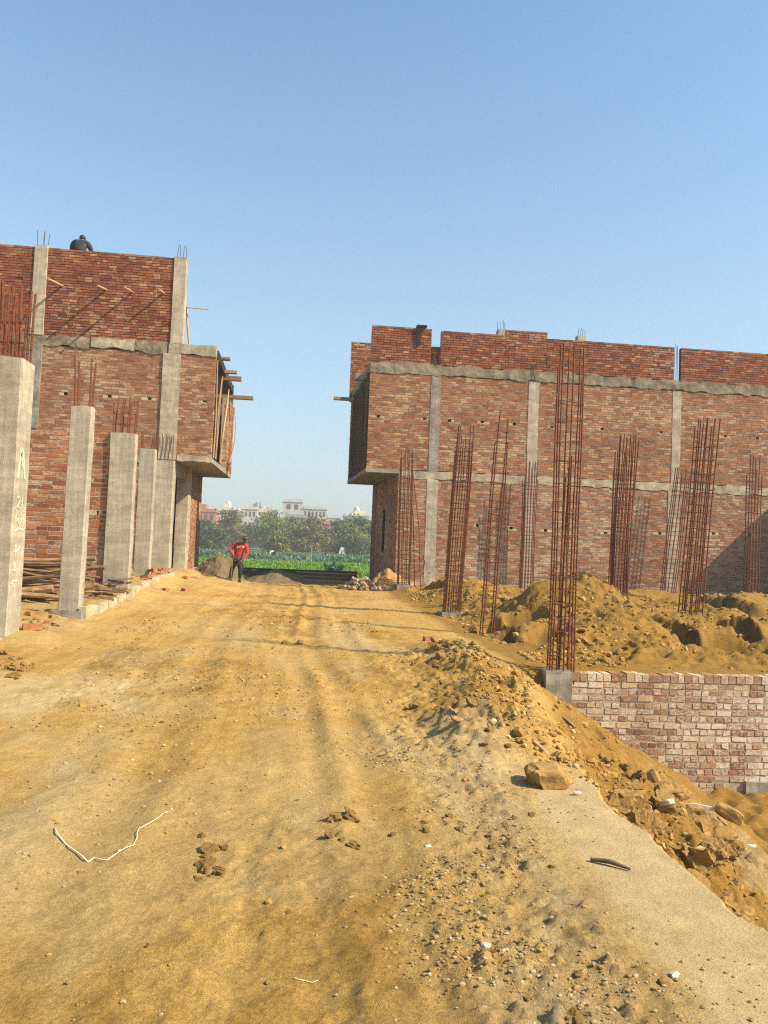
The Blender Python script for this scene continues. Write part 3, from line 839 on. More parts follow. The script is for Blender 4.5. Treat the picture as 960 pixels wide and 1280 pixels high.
# hidden shell
mb = MB(); mb.box(XW, -5.3, YL + .23, 32.2, 10.15, 10.40); mb.build('roof_slab', M['concrete_grey'], LB)
mb = MB(); mb.box(XW, -2.96, YL + .23, 32.2, 7.72, 7.98); mb.build('floor_slab', M['slab'], LB)
mb = MB(); mb.box(XW, -4.15, YL + .23, 32.2, 4.10, 4.26); mb.build('floor_slab', M['slab'], LB)
mb = MB(); mb.box(XW, -4.1, 32.2, 32.4, -.3, 4.26); mb.box(XW, -2.9, 32.3, 32.5, 4.27, 7.98); mb.box(XW, -5.3, 32.2, 32.4, 7.98, 10.2); mb.build('rear_wall', M['interior'], LB)
mb = MB(); mb.box(-5.4, -5.25, YL + .23, 32.2, -.2, 7.7); mb.build('partition', M['interior'], LB)
mb = MB(); mb.box(-5.6, -5.4, YL + .36, 32.2, 8.0, 10.0); mb.build('end_wall', M['interior'], LB)
# putlog sticks left in the upper wall, nearly level, pointing at the viewer
for (px, py, L, dz) in ((78, 357, 1.2, -.20), (133, 362, .85, -.16), (166, 365, 1.0, -.18), (205, 366, .5, -.08)):
    q = P(px, py, YL)
    mb = MB(); mb.tube([(q.x, YL + .05, q.z), (q.x - .03, YL - L * .5, q.z + dz * .5), (q.x - .06, YL - L, q.z + dz)], [.036, .04, .034], 6); mb.build('putlog_stick', M['bamboo'], LB)
q = P(236, 384, YL + .3)
mb = MB(); mb.tube([(-4.1, YL + .3, q.z), (-3.3, YL + .3, q.z - .03)], [.03, .02], 6); mb.build('putlog_stick', M['bamboo'], LB)
mb = MB(); mb.tube([(-4.05, YL + .45, q.z), (-4.0, YL + .45, q.z - .6), (-3.9, YL + .45, 7.98)], .04, 6); mb.build('prop_pole', M['bamboo'], LB)
# ================================================================== retaining wall of the pit
RW = empty('retaining_wall', 'low brick retaining wall with white lime bloom at the edge of the pit', 'wall', (3.7, 10.0, -1.5))
brickwork('wall_bricks', M['brick_lime'], RW, (0, 10.0), Ux, Ny, 3.69, 9.4, -1.62, -.13, 301, (), 'english', 0, .010, .1, None, (lambda u, z: not (u > 6.0 and z < -1.42)), .005, .0865, .228, .1, .0120)
# a course of bricks on edge at the top
r_ = np.random.default_rng(302)
vs, fs, a1, a2 = [], [], [], []
u = 3.69
while u < 9.4:
    L = r_.uniform(.09, .125) if r_.random() < .93 else r_.uniform(.2, .235); zt = -.022 + r_.uniform(-.012, .008); p = r_.uniform(.004, .016)
    i = len(vs); a, b_ = u + .006, u + L - .006; j = r_.uniform(-.006, .006, 8)
    for y in (10.0 - p, 10.2):
        vs += [(a + j[0], y, -.125), (b_ + j[1], y, -.125), (b_ + j[2], y, zt + j[3]), (a + j[4], y, zt + j[5])]
    fs += [(i, i + 1, i + 2, i + 3), (i + 3, i + 2, i + 6, i + 7), (i, i + 3, i + 7, i + 4), (i + 1, i + 5, i + 6, i + 2)]
    a1 += [r_.random()] * 4; a2 += [r_.random()] * 4; u += L
link('coping_bricks', vs, fs, M['brick_lime'], RW, attrs={'rnd': a1, 'rnd2': a2})
mb = MB(); mb.box(3.69, 9.42, 10.001, 10.21, -1.8, -.04); mb.build('mortar_body', M['joint_grey'], RW)
rough_face('footing', M['concrete_grey'], RW, (0, 10.0), Ux, Ny, 6.15, 9.4, -1.75, -1.42, .2, .012, 311, .05, .06, .02)
rough_face('end_post', M['concrete_grey'], RW, (0, 9.96), Ux, Ny, 3.33, 3.69, -1.7, -.005, .28, .012, 312, .0, .04, .006)


# ================================================================== rebar cages
def cage(label, x, y, z0, h, w, d, bars, gap, lean=(0, 0), seed=1, r=.0095, sparse=.45, extra=(), group='rebar column cages', splay=.03, stir_to=.8):
    """bars: number along x and y of the cage's perimeter"""
    rr = random.Random(seed)
    root = empty('rebar_cage', label, 'rebar cage', (x, y, z0), group)
    r = r * (1.05 if y < 12 else 1.32)
    pts = []
    nx_, ny_ = bars
    for i in range(nx_):
        for j in range(ny_):
            if i in (0, nx_ - 1) or j in (0, ny_ - 1):
                pts.append((x + w * (i / (nx_ - 1) - .5), y + d * (j / (ny_ - 1) - .5)))
    for (a, b_) in pts:
        hh = h * rr.choice([1, 1, .97, .94, .86, .9, .99])
        sx, sy = rr.uniform(-splay, splay), rr.uniform(-splay, splay)
        n = 7; q = []
        for k in range(n):
            f = k / (n - 1); z = z0 - .15 + (hh + .15) * f
            g = (z - z0) / h
            s = max(0, f - stir_to * .8) * 2.2
            q.append((a + lean[0] * g + sx * s + .008 * math.sin(f * 7 + a * 9), b_ + lean[1] * g + sy * s, z))
        mb = MB(); mb.tube(q, r, 6); mb.build('vertical_bar', M['rust'], root)
    for (dx, dy, hb, tx) in extra:
        q = [(x + dx, y + dy, z0 - .1), (x + dx + tx * .3, y + dy, z0 + hb * .5), (x + dx + tx, y + dy, z0 + hb)]
        mb = MB(); mb.tube(q, r * 1.1, 6); mb.build('vertical_bar', M['rust'], root)
    z = z0 + .05; k = 0
    while z < z0 + h * stir_to:
        g = (z - z0) / h
        tl = rr.uniform(-.02, .02); tw = rr.uniform(-.015, .015); e = .012
        cx, cy = x + lean[0] * g + rr.uniform(-.006, .006), y + lean[1] * g
        q = [(cx - w / 2 - e, cy - d / 2 - e + tw, z - tl), (cx + w / 2 + e, cy - d / 2 - e - tw, z + tl), (cx + w / 2 + e, cy + d / 2 + e - tw, z + tl + .01), (cx - w / 2 - e, cy + d / 2 + e + tw, z - tl + .01)]
        mb = MB()
        for i in range(4):
            mb.tube([q[i], q[(i + 1) % 4]], .0058 * (1 if y < 12 else 1.35), 4)
        if nx_ > 3:
            mb.tube([(cx - w / 6, cy - d / 2 - e, z + .01), (cx - w / 6, cy + d / 2 + e, z + .01)], .005, 4)
            mb.tube([(cx + w / 6, cy - d / 2 - e, z + .01), (cx + w / 6, cy + d / 2 + e, z + .01)], .005, 4)
        if k % 5 == 2: mb.tube([q[1], (q[1][0] + rr.uniform(.02, .06), q[1][1] - .02, z + rr.uniform(-.02, .05))], .0055, 4)
        mb.build('stirrup', M['rust'], root)
        z += gap * (1 if g < sparse else 1.5) * rr.uniform(.82, 1.18); k += 1
    return root


q = P(701, 838, 10.08)
cage('tall rusty rebar cage on the concrete post at the end of the retaining wall', q.x + .0, 10.10, -.02, 4.40, .29, .20, (3, 3), .17, (.03, .0), 1, .0105, .5, [(.05, .02, 2.9, .03), (-.06, -.02, 2.6, .05), (.0, .05, 2.75, .06), (.1, .0, 2.4, .02)], stir_to=.86, splay=.02)
q = P(564, 768, 18.2)
cage('dense straight cage standing on a concrete pad at the road edge', q.x, 18.2, .02, 4.55, .36, .34, (4, 4), .11, (.20, .0), 2, .0105, 1., stir_to=.92)
q = P(608, 790, 14.25)
cage('slender four bar cage leaning right beside a dug hole', q.x, 14.25, -.05, 4.25, .21, .18, (2, 2), .135, (.20, .0), 3, .0105, .6, stir_to=.95)
q = P(505, 740, 26.45)
cage('rusty cage with a bent loop of bar at the left corner of the right building', q.x, 26.6, -.05, 5.0, .40, .36, (4, 3), .16, (-.06, .0), 4, .012, .7, [(.35, -.3, 5.0, -.45), (.55, -.4, 4.6, -.5)], stir_to=.9)
q = P(657, 737, 27.5)
cage('short dark cage close to the right building wall, partly hidden behind a spoil heap', q.x, 27.45, .25, 4.6, .42, .3, (5, 3), .15, (.04, .0), 5, .0135, 1., stir_to=.85)
q = P(770, 768, 18.4)
cage('very dense rusty cage in the middle of the heaps, its bars spreading at the top', q.x, 18.4, .05, 4.55, .34, .36, (5, 4), .10, (.16, .0), 6, .0115, 1., [(.24, -.05, 4.4, .22), (.2, -.1, 4.3, .06), (-.2, -.1, 3.6, .0)], stir_to=.78, splay=.07)
q = P(861, 786, 15.6)
cage('rusty cage leaning right beside the long trench', q.x, 15.6, .05, 4.50, .36, .30, (4, 3), .17, (.33, .0), 7, .011, .7, stir_to=.88)
q = P(836, 740, 27.2)
cage('thin grey brown cage leaning against the column of the right building wall', q.x, 27.3, .2, 4.7, .46, .3, (4, 3), .17, (.5, .0), 8, .0135, 1., stir_to=.92)
q = P(938, 757, 22.5)
cage('rightmost cage standing where the slanted shadow crosses the wall', q.x, 22.5, .3, 4.55, .30, .3, (4, 3), .16, (.06, .0), 9, .012, .7, stir_to=.9)
# bent loop by the corner cage
q0 = P(512, 690, 26.3)
mb = MB(); mb.tube([P(512, 690, 26.3), P(520, 688, 26.3), P(528, 693, 26.3), P(531, 702, 26.3), P(529, 712, 26.3)], .02, 6)
o = mb.build('bent_bar', M['rust'], None, P(529, 712, 26.3)); tag(o, 'rusty bar bent into a loop at the corner of the right building', 'bar')
# concrete pads under two cages
for (px, py, Y, w, lab) in ((564, 770, 18.05, .50, 'small grey concrete pad under the dense straight cage at the road edge'), (505, 742, 26.4, .55, 'small grey concrete pad under the cage at the building corner')):
    q = P(px, py, Y); v, f = pillar_vf(q.x - w / 2, q.x + w / 2, Y - .1, Y + .5, -.4, Hs(q.x, Y) + .10, 77, .02, .008)
    o = link('concrete_pad', v, f, M['concrete_grey'], None, (q.x, Y + .2, Hs(q.x, Y))); tag(o, lab, 'concrete pad', 'concrete pads under rebar cages')

# ================================================================== row of cast columns on the left plot
def cast_column(label, x0, x1, y0, y1, z0, z1, seed, nb, hb, lean=(0, 0), bw=None):
    root = empty('concrete_column', label, 'column', ((x0 + x1) / 2, (y0 + y1) / 2, z0), 'bare concrete columns along the left plot')
    v, f = pillar_vf(x0, x1, y0, y1, z0 - .3, z1, seed, .012, .006, lean, .1, .014); link('shaft', v, f, M['concrete'], root)
    rr = random.Random(seed)
    for k in range(nb):
        fx = (k % ((nb + 1) // 2)) / max(1, (nb + 1) // 2 - 1); fy = k // ((nb + 1) // 2)
        a = x0 + .05 + (x1 - x0 - .1) * fx + lean[0]; c_ = y0 + .06 + (y1 - y0 - .12) * fy + lean[1]
        h = hb * rr.uniform(.8, 1.05); l = rr.uniform(-.06, .06)
        mb = MB(); mb.tube([(a, c_, z1 - .1), (a + l * .3, c_, z1 + h * .5), (a + l, c_, z1 + h)], .0175, 5); mb.build('starter_bar', M['rust'], root)
    if nb >= 6:
        for k in range(2):
            mb = MB(); z = z1 + .22 + .28 * k
            q = [(x0 + .03 + lean[0], y0 + .04, z), (x1 - .03 + lean[0], y0 + .04, z), (x1 - .03 + lean[0], y1 - .04, z), (x0 + .03 + lean[0], y1 - .04, z)]
            for i in range(4): mb.tube([q[i], q[(i + 1) % 4]], .006, 4)
            mb.build('stirrup', M['rust'], root)
    return root


C1 = cast_column('nearest concrete column at the left edge, with chalk marks on its side', -4.46, -3.94, 11.25, 11.78, .06, 4.0, 401, 18, 1.05)
q = P(92, 765, 14.6)
C2 = cast_column('slim concrete column on a block footing, second from the left edge, in front of the timber pile', -4.29, -3.92, 14.75, 15.05, .1, 3.92, 402, 4, .95, (.03, 0))
C3 = cast_column('wide concrete column with rebar on top just right of the timber pile', -4.52, -3.93, 18.9, 19.2, .3, 4.0, 403, 8, .85)
C4 = cast_column('narrow concrete column between the wide column and the corner post of the left building', -4.60, -4.16, 22.7, 23.0, .35, 4.08, 404, 4, .55)
# cross wall between the columns, nearer than the building
XL = empty('brick_wall', 'nearer orange brick cross wall with thick pale joints behind the timber pile, ending at the wide column', 'wall', (-7, 19.0, .2))
Oc = (0, 18.99); hc = holes_at([(123, 641)], 19.0, .09, .1)
mb = MB(); backing(mb, Oc, Ux, Ny, -13.0, -4.53, -.1, 3.97, .22, hc, .004); mb.build('mortar_body', M['joint_pale'], XL)
brickwork('wall_bricks', M['brick_wide'], XL, Oc, Ux, Ny, -13.0, -4.53, .0, 3.98, 420, hc, 'run', .0, .005, .1, ch=.109, SL=.285, hd=.06, gap=.0125)
# chalk marks on the nearest column's side
ch = MB()
def stroke(pts, w=.016):
    X = -3.94 + .0085
    for (a, b_) in zip(pts[:-1], pts[1:]):
        y0, z0 = a; y1, z1 = b_; dy, dz = y1 - y0, z1 - z0; L = math.hypot(dy, dz) or 1
        ny_, nz_ = -dz / L * w / 2, dy / L * w / 2
        ch.hexa([(X - .02, y0 - ny_, z0 - nz_), (X, y0 - ny_, z0 - nz_), (X, y1 - ny_, z1 - nz_), (X - .02, y1 - ny_, z1 - nz_),
                 (X - .02, y0 + ny_, z0 + nz_), (X, y0 + ny_, z0 + nz_), (X, y1 + ny_, z1 + nz_), (X - .02, y1 + ny_, z1 + nz_)])
y_ = 11.32
stroke([(y_ + .02, 2.30), (y_ + .10, 2.72), (y_ + .17, 2.70), (y_ + .28, 2.32)], .045); stroke([(y_ + .08, 2.66), (y_ + .2, 2.46)], .04)
stroke([(y_ + .06, 2.02), (y_ + .12, 2.06), (y_ + .16, 2.00), (y_ + .08, 1.90), (y_ + .18, 1.89)]); stroke([(y_ + .25, 2.06), (y_ + .25, 1.9)])
stroke([(y_ + .04, 1.80), (y_ + .04, 1.66)]); stroke([(y_ + .10, 1.80), (y_ + .16, 1.76), (y_ + .10, 1.70), (y_ + .17, 1.66)]); stroke([(y_ + .22, 1.80), (y_ + .30, 1.78), (y_ + .24, 1.68)]); stroke([(y_ + .33, 1.82), (y_ + .33, 1.66)])
stroke([(y_ + .01, 1.56), (y_ + .16, 1.60), (y_ + .36, 1.58)], .02)
stroke([(y_ + .05, 1.34), (y_ + .13, 1.37), (y_ + .07, 1.26), (y_ + .18, 1.30), (y_ + .28, 1.34)]); stroke([(y_ + .05, 1.08), (y_ + .15, 1.12), (y_ + .08, 1.0), (y_ + .2, 1.02)]); stroke([(y_ + .28, 1.1), (y_ + .26, 1.0)])
stroke([(y_ + .03, .82), (y_ + .1, .88), (y_ + .12, .76)], .02); stroke([(y_ + .1, .85), (y_ + .27, .86)], .022)
ch.build('chalk_marks', M['chalk'], C1)
# block footing of the second column, foot of the first
v, f = pillar_vf(-4.36, -3.80, 14.55, 14.95, -.2, .17, 405, .02, .012, (0, 0), .08); o = link('footing_block', v, f, M['concrete_grey'], None, (-4.1, 14.75, 0)); tag(o, 'grey concrete block at the foot of the slim column', 'concrete block')
v, f = pillar_vf(-4.52, -3.92, 10.95, 11.5, -.2, .10, 406, .03, .02, (0, 0), .08); o = link('footing_block', v, f, M['kerb'], None, (-4.3, 11.3, 0)); tag(o, 'cream concrete footing at the base of the nearest column', 'concrete block')
# broken kerb
for i, (y0, y1, h) in enumerate(((12.3, 13.6, .02), (14.6, 16.2, .22), (16.25, 17.1, .20), (17.2, 19.6, .19), (19.7, 22.2, .19), (22.3, 25.0, .18))):
    nn = max(3, int((y1 - y0) / .12)); mb = MB()
    for k in range(nn):
        a = y0 + (y1 - y0) * k / nn; c_ = a + (y1 - y0) / nn
        he = [Hs(-3.45, q_) for q_ in (y0, y1)]
        def top(yy): return he[0] + (he[1] - he[0]) * (yy - y0) / (y1 - y0) + h + .03 * float(vn(np.array([yy * 4.]), np.array([2.]), 88)) + .009 * float(vn(np.array([yy * 13.]), np.array([2.]), 89))
        wv = lambda yy: .02 * float(vn(np.array([yy * 2.]), np.array([5.]), 90))
        mb.hexa([(-3.87, a, -.2), (-3.72 + wv(a), a, -.2), (-3.72 + wv(c_), c_, -.2), (-3.87, c_, -.2), (-3.87, a, top(a)), (-3.74 + wv(a), a, top(a)), (-3.74 + wv(c_), c_, top(c_)), (-3.87, c_, top(c_))])
    o = mb.build('kerb_segment', M['kerb'], None, (-3.8, y0, 0))
    tag(o, ['half buried stub of cream kerb in front of the slim column', 'nearest upright piece of broken cream kerb beside the slim column', 'short cracked kerb piece next to the nearest upright piece', 'long kerb piece below the wide column', 'kerb piece below the narrow column', 'farthest kerb piece leading to the corner post of the left building'][i], 'kerb', 'broken kerb along the left plot')

# ================================================================== stacked poles
rr = random.Random(5)
n = 0
for layer in range(9):
    z = .14 + layer * .098
    for k in range(5):
        y = 16.6 + k * .36 + rr.uniform(-.12, .12) + .05 * layer
        r0 = rr.choice([.032, .042, .052, .065, .085]) * (1.5 if layer < 3 else 1)
        xa = -9.2 + rr.uniform(-.6, .8); xb_ = -4.55 + rr.uniform(-.5, .28) + .12 * (layer > 5) - .3 * (layer < 3)
        tilt = rr.uniform(-.26, .26); bend = rr.uniform(-.18, .18); by = rr.uniform(-.3, .3)
        q = [(xa + (xb_ - xa) * f, y + by * math.sin(f * 3.1), max(z, Hs(xb_, y) + .04) + tilt * (f - .5) + bend * math.sin(f * math.pi) + .02 * math.sin(f * 9 + n)) for f in [i / 8 for i in range(9)]]
        mb = MB(); mb.tube(q, [r0 * (1 - .35 * i / 8) * rr.uniform(.93, 1.07) for i in range(9)], 7)
        o = mb.build('timber_pole', M['pole'], None, q[8], False)
        tag(o, 'rough weathered pole stacked flat in the timber pile behind the left columns', 'pole', 'poles in the timber pile'); n += 1
# offcuts and bricks at the right end of the pile
for k in range(22):
    y = rr.uniform(15.6, 19.5); x = rr.uniform(-4.5, -3.9) if y > 15.3 else -4.2; a = rr.uniform(-.5, .5); L = rr.uniform(.25, .7); w = rr.uniform(.05, .09)
    z = Hs(x, y) + .05 + rr.uniform(0, .25)
    c, s = math.cos(a) * L / 2, math.sin(a) * L / 2; tz = rr.uniform(-.05, .05)
    mb = MB(); mb.hexa([(x - c + s * w, y - s - c * w, z - tz), (x + c + s * w, y + s - c * w, z + tz), (x + c - s * w, y + s + c * w, z + tz), (x - c - s * w, y - s + c * w, z - tz),
                        (x - c + s * w, y - s - c * w, z - tz + .05), (x + c + s * w, y + s - c * w, z + tz + .05), (x + c - s * w, y + s + c * w, z + tz + .05), (x - c - s * w, y - s + c * w, z - tz + .05)])
    o = mb.build('wood_offcut', M['pole'], None, (x, y, z)); tag(o, 'short wood offcut lying in the heap by the end of the timber pile', 'offcut', 'wood offcuts by the timber pile')


def brick_at(x, y, z, a, label, group=None, s=1., mat='loose_brick', tilt=0):
    L, W, T = .115 * s, .056 * s, .072 * s
    mb = MB(); c, q = math.cos(a), math.sin(a)
    pp = []
    for zz in (0, T):
        for (i, j) in ((-1, -1), (1, -1), (1, 1), (-1, 1)):
            e = random.uniform(-.004, .004)
            pp.append((x + (i * L + e) * c - (j * W) * q, y + (i * L) * q + (j * W + e) * c, z + zz + tilt * i + e))
    mb.hexa(pp)
    o = mb.build('brick', M[mat], None, (x, y, z)); tag(o, label, 'brick', group); return o


q = G(40, 796, .02); brick_at(q.x, q.y, Hs(q.x, q.y) - .01, .4, 'single orange brick lying on the dirt between the two nearest columns', None, 1.15)
q = G(538, 801, 0); brick_at(q.x, q.y, Hs(q.x, q.y), .2, 'single pale topped brick lying on the road near the dirt bank')
for k in range(14):
    x, y = rr.uniform(-4.6, -3.9), rr.uniform(21, 25)
    brick_at(x, y, Hs(x, y) + rr.uniform(-.02, .12), rr.uniform(0, 3), 'broken brick in the loose heap between the columns and the left building', 'broken bricks by the left building', rr.uniform(.8, 1.1), 'loose_brick', rr.uniform(-.03, .03))
for k in range(9):
    x, y = rr.uniform(-4.8, -3.9), rr.uniform(12.6, 14.4)
    brick_at(x, y, Hs(x, y) - .01, rr.uniform(0, 3), 'brick fragment scattered on the plot behind the nearest column', 'brick fragments behind the nearest column', rr.uniform(.45, .8), 'loose_brick', rr.uniform(-.02, .02))
for k in range(4):
    x, y = rr.uniform(-3.5, -2.5), rr.uniform(20.5, 26)
    brick_at(x, y, Hs(x, y) - .01, rr.uniform(0, 3), 'loose brick lying on the road in front of the left building', 'loose bricks on the road by the left building', rr.uniform(.9, 1.1), 'loose_brick', rr.uniform(-.01, .01))
for (px, py, z, lab) in ((712, 780, .35, 'red brick fallen on the side of the big spoil heap'), (877, 778, .3, 'orange brick beside the leaning cage by the trench'), (957, 797, .1, 'orange brick at the right edge among the heaps'), (645, 797, -.05, 'reddish brick half buried near the slender cage')):
    y = {712: 13.6, 877: 15.2, 957: 13.4, 645: 13.9}[px]; q = P(px, py, y)
    brick_at(q.x, y, Hs(q.x, y) - .01, .7, lab)

# ================================================================== clods, stones and litter
CL = []
for k in range(7):
    v, f = rock_vf(500 + k, 1, .85, .74, .46, 8, True, .62 if k % 2 else .85); me = bpy.data.meshes.new('earth_clod'); me.from_pydata(v.tolist(), [], f)
    me.polygons.foreach_set('use_smooth', [False] * len(me.polygons)); me.materials.append(M['clod']); CL.append(me)


def clod(x, y, s, label, group, sink=.3, name='earth_clod', mesh=None, z=None):
    o = bpy.data.objects.new(name, mesh or rr.choice(CL)); COL.objects.link(o)
    o.location = (x, y, (Hs(x, y) if z is None else z) + s * (.42 - sink)); o.scale = (s * rr.uniform(.8, 1.3), s * rr.uniform(.8, 1.2), s * rr.uniform(.75, 1.05))
    o.rotation_euler = (rr.uniform(-.4, .4), rr.uniform(-.4, .4), rr.uniform(0, 6.3))
    ORG[o.name] = o.location.copy()
    return tag(o, label, 'clod' if 'clod' in name else 'stone', group)


for k in range(112):                        # tumbled into the pit
    y = rr.triangular(3.6, 7.3, 4.9); t = rr.uniform(.15, 1.7) + (.55 if y > 5.6 else 0) * rr.random(); x = float(edge_x(np.array([y]))[0]) + t
    s = min(.17, .055 + rr.expovariate(19))
    clod(x, y, s, 'yellow earth clod tumbled into the pit at the right', 'clods tumbled into the pit', rr.uniform(-.05, .2))
for k in range(62):                         # on the bank
    y = rr.uniform(5.6, 11.0); x = float(edge_x(np.array([y]))[0]) - .85 + rr.gauss(0, .26)
    s = min(.085, .018 + rr.expovariate(48))
    clod(x, y, s, 'crumbly clod on the dirt bank between the road and the pit', 'clods on the dirt bank', rr.uniform(.05, .35))
for k in range(32):                         # among the heaps
    x, y = rr.uniform(4, 12), rr.uniform(11.2, 22)
    clod(x, y, rr.uniform(.035, .10), 'clod on the spoil heaps among the rebar cages', 'clods on the spoil heaps', rr.uniform(.1, .4))
for (px, py, s) in ((418, 1036, .052), (436, 1028, .050), (443, 1063, .048), (410, 1056, .030), (426, 1058, .022), (440, 1034, .04), (421, 1029, .03)):
    q = G(px, py); clod(q.x, q.y, s, 'clod in the small group lying in the middle of the road', 'clods in the middle of the road', .15)
for k in range(20):
    px, py = 264 + rr.gauss(0, 15), 1086 + rr.gauss(0, 15); q = G(px, py)
    clod(q.x, q.y, rr.choice([.012, .015, .02, .028, .038]), 'clod in the crumbled patch left of the road middle', 'clods in the crumbled patch', .25)
q = G(262, 1066); clod(q.x, q.y, .05, 'largest clod at the top of the crumbled patch left of the road middle', None, .2)
for k in range(22):                         # strewn over the road
    y = 2.7 + 18 * rr.random() ** 1.6; x = rr.uniform(-2.6, 1.8)
    clod(x, y, rr.uniform(.007, .018) * (1 + y / 18), 'small clod lying loose on the dirt road', 'loose clods on the road', .25)
for k in range(20):
    y = rr.uniform(2.5, 4.6); x = 1.02 + .1 * (y - 4) + rr.gauss(0, .2)
    clod(x, y, rr.uniform(.010, .030), 'earthy lump in the gravel strip at the front right', 'lumps in the gravel strip', .3)
for k in range(12):
    q = G(22 + rr.gauss(0, 10), 838 + rr.gauss(0, 9)); clod(q.x, q.y, rr.uniform(.04, .10), 'clod heaped at the left edge below the nearest column', 'clods below the nearest column', .15)
for k in range(26):
    x, y = rr.uniform(-4.9, -3.75), rr.uniform(12.2, 14.6)
    clod(x, y, rr.uniform(.03, .085), 'rubble stone on the plot between the two nearest columns', 'rubble between the two nearest columns', .15, 'stone')
# boulder and notable stones
v, f = rock_vf(614, .160, .13, .095, .30, 7, True, .55); q = G(690, 982); z = Hs(q.x, q.y); v[:, 2] = np.maximum(v[:, 2], -.052)
o = link('boulder', v + np.array([q.x, q.y + .05, z + .043]), f, M['boulder'], None, (q.x, q.y, z)); tag(o, 'big angular boulder of brown earth sitting on the pale slab above the pit', 'boulder')


def flat_stone(px, py, zz, L, W, T, a, tilt, mat, name, label, cat, Y=None):
    q = G(px, py, zz) if Y is None else P(px, py, Y)
    z = Hs(q.x, q.y); v, f = rock_vf(int(px), L, W, T, .12, 5, True, .5)
    R = Matrix.Rotation(a, 3, 'Z') @ Matrix.Rotation(tilt, 3, 'Y')
    v = v @ np.array(R).T + np.array([q.x, q.y, max(z, q.z) + T * .3])
    o = link(name, v, f, M[mat], None, (q.x, q.y, z)); tag(o, label, cat); return o


flat_stone(823, 1025, -.55, .15, .055, .03, 2.0, .5, 'pale_chip', 'concrete_chip', 'long pale concrete chip among the clods at the rim of the pit', 'chip')
flat_stone(878, 1010, -1.0, .16, .03, .025, -.3, .1, 'white_plastic', 'plastic_strip', 'white strip lying across the clods in the pit', 'strip')
flat_stone(912, 1020, -1.05, .15, .08, .07, -.6, .35, 'boulder', 'concrete_chunk', 'mud covered broken concrete block tilted among the clods in the pit', 'concrete block')
flat_stone(820, 985, -.75, .14, .10, .12, .8, .7, 'boulder', 'earth_clod', 'large dark sided clod high on the slope of the pit', 'clod')
flat_stone(846, 985, -.9, .03, .02, .015, .8, .2, 'red_plastic', 'wrapper', 'tiny red wrapper on the slope of the pit', 'wrapper')
flat_stone(935, 1068, -1.45, .09, .03, .02, .1, .0, 'pale_chip', 'concrete_chip', 'pale chip on the grey floor of the pit', 'chip')
flat_stone(843, 1222, 0, .024, .018, .014, .3, .1, 'pale_chip', 'pebble', 'whitish pebble at the bottom right of the gravel strip', 'pebble')
flat_stone(833, 1234, 0, .034, .026, .016, .8, .1, 'clod', 'pebble', 'flat grey brown stone next to the whitish pebble at the bottom right', 'stone')
flat_stone(535, 1063, 0, .022, .018, .010, .5, .1, 'white_plastic', 'plastic_scrap', 'small white scrap lying right of the road middle', 'scrap')
flat_stone(607, 1193, 0, .022, .016, .010, .5, .1, 'white_plastic', 'plastic_scrap', 'small white scrap on the gravel strip near the bottom', 'scrap')
flat_stone(722, 991, 0, .030, .014, .006, .1, .0, 'white_plastic', 'paper_scrap', 'white paper scrap beside the boulder', 'scrap')
flat_stone(546, 818, 0, .10, .07, .06, .5, .1, 'boulder', 'stone', 'brown stone on the road just before the dirt bank', 'stone')
flat_stone(358, 807, 0, .10, .07, .05, .5, .1, 'clod', 'earth_clod', 'left one of two clods lying close together far up the road', 'clod')
flat_stone(374, 807, 0, .09, .06, .05, 1.5, .1, 'clod', 'earth_clod', 'right one of two clods lying close together far up the road', 'clod')
flat_stone(336, 1131, 0, .020, .014, .012, 1.3, .1, 'clod', 'pebble', 'small rounded stone left of the road middle near the bottom', 'stone')
flat_stone(572, 900, .2, .10, .022, .02, .9, .3, 'pole', 'stick', 'pale broken stick on the dirt bank', 'stick')
flat_stone(710, 915, -.3, .10, .03, .03, -1., .4, 'wood', 'root', 'pale root sticking out of the slope above the pit', 'root')
flat_stone(678, 960, -.1, .10, .03, .03, -1.0, .4, 'wood', 'root', 'pale root lying on the slope behind the boulder', 'root')
# stick on the slab
a, b_ = G(738, 1075, 0), G(788, 1086, 0)
mb = MB(); mb.tube([Vector((a.x, a.y, Hs(a.x, a.y) + .012)), Vector(((a.x + b_.x) / 2, (a.y + b_.y) / 2 + .005, Hs(a.x, a.y) + .02)), Vector((b_.x, b_.y, Hs(b_.x, b_.y) + .010))], [.010, .013, .006], 6)
o = mb.build('stick', M['prop_dark'], None, a); tag(o, 'dark flat stick lying on the pale slab at the right', 'stick')
# white cable
cp = [(68, 1043), (71, 1050), (82, 1058), (95, 1066), (104, 1073), (110, 1076), (118, 1072), (125, 1075), (134, 1075), (146, 1070), (158, 1065), (166, 1060), (171, 1053), (171, 1047), (174, 1041), (186, 1038), (197, 1032), (202, 1024), (209, 1023)]
q = []
for i, (px, py) in enumerate(cp):
    g = G(px, py); q.append((g.x, g.y, Hs(g.x, g.y) + .008 + .006 * math.sin(i * 2.1)))
qq = []
for i in range(len(q) - 1):
    for f in (0, .5): qq.append([q[i][j] * (1 - f) + q[i + 1][j] * f for j in range(3)])
qq.append(q[-1])
mb = MB(); mb.tube(qq, [.0042 if i < 12 else .0026 for i in range(len(qq))], 7)
o = mb.build('cable', M['rope'], None, q[0], True); tag(o, 'cream white piece of cable lying curled on the road at the left', 'cable')
q = [G(px, py) for (px, py) in ((368, 1221), (374, 1223), (381, 1221), (390, 1222), (398, 1220))]
mb = MB(); mb.tube([(g.x, g.y, Hs(g.x, g.y) + .004) for g in q], .0016, 5)
o = mb.build('string', M['rope'], None, q[0]); tag(o, 'short bit of white string on the road at the bottom', 'string')
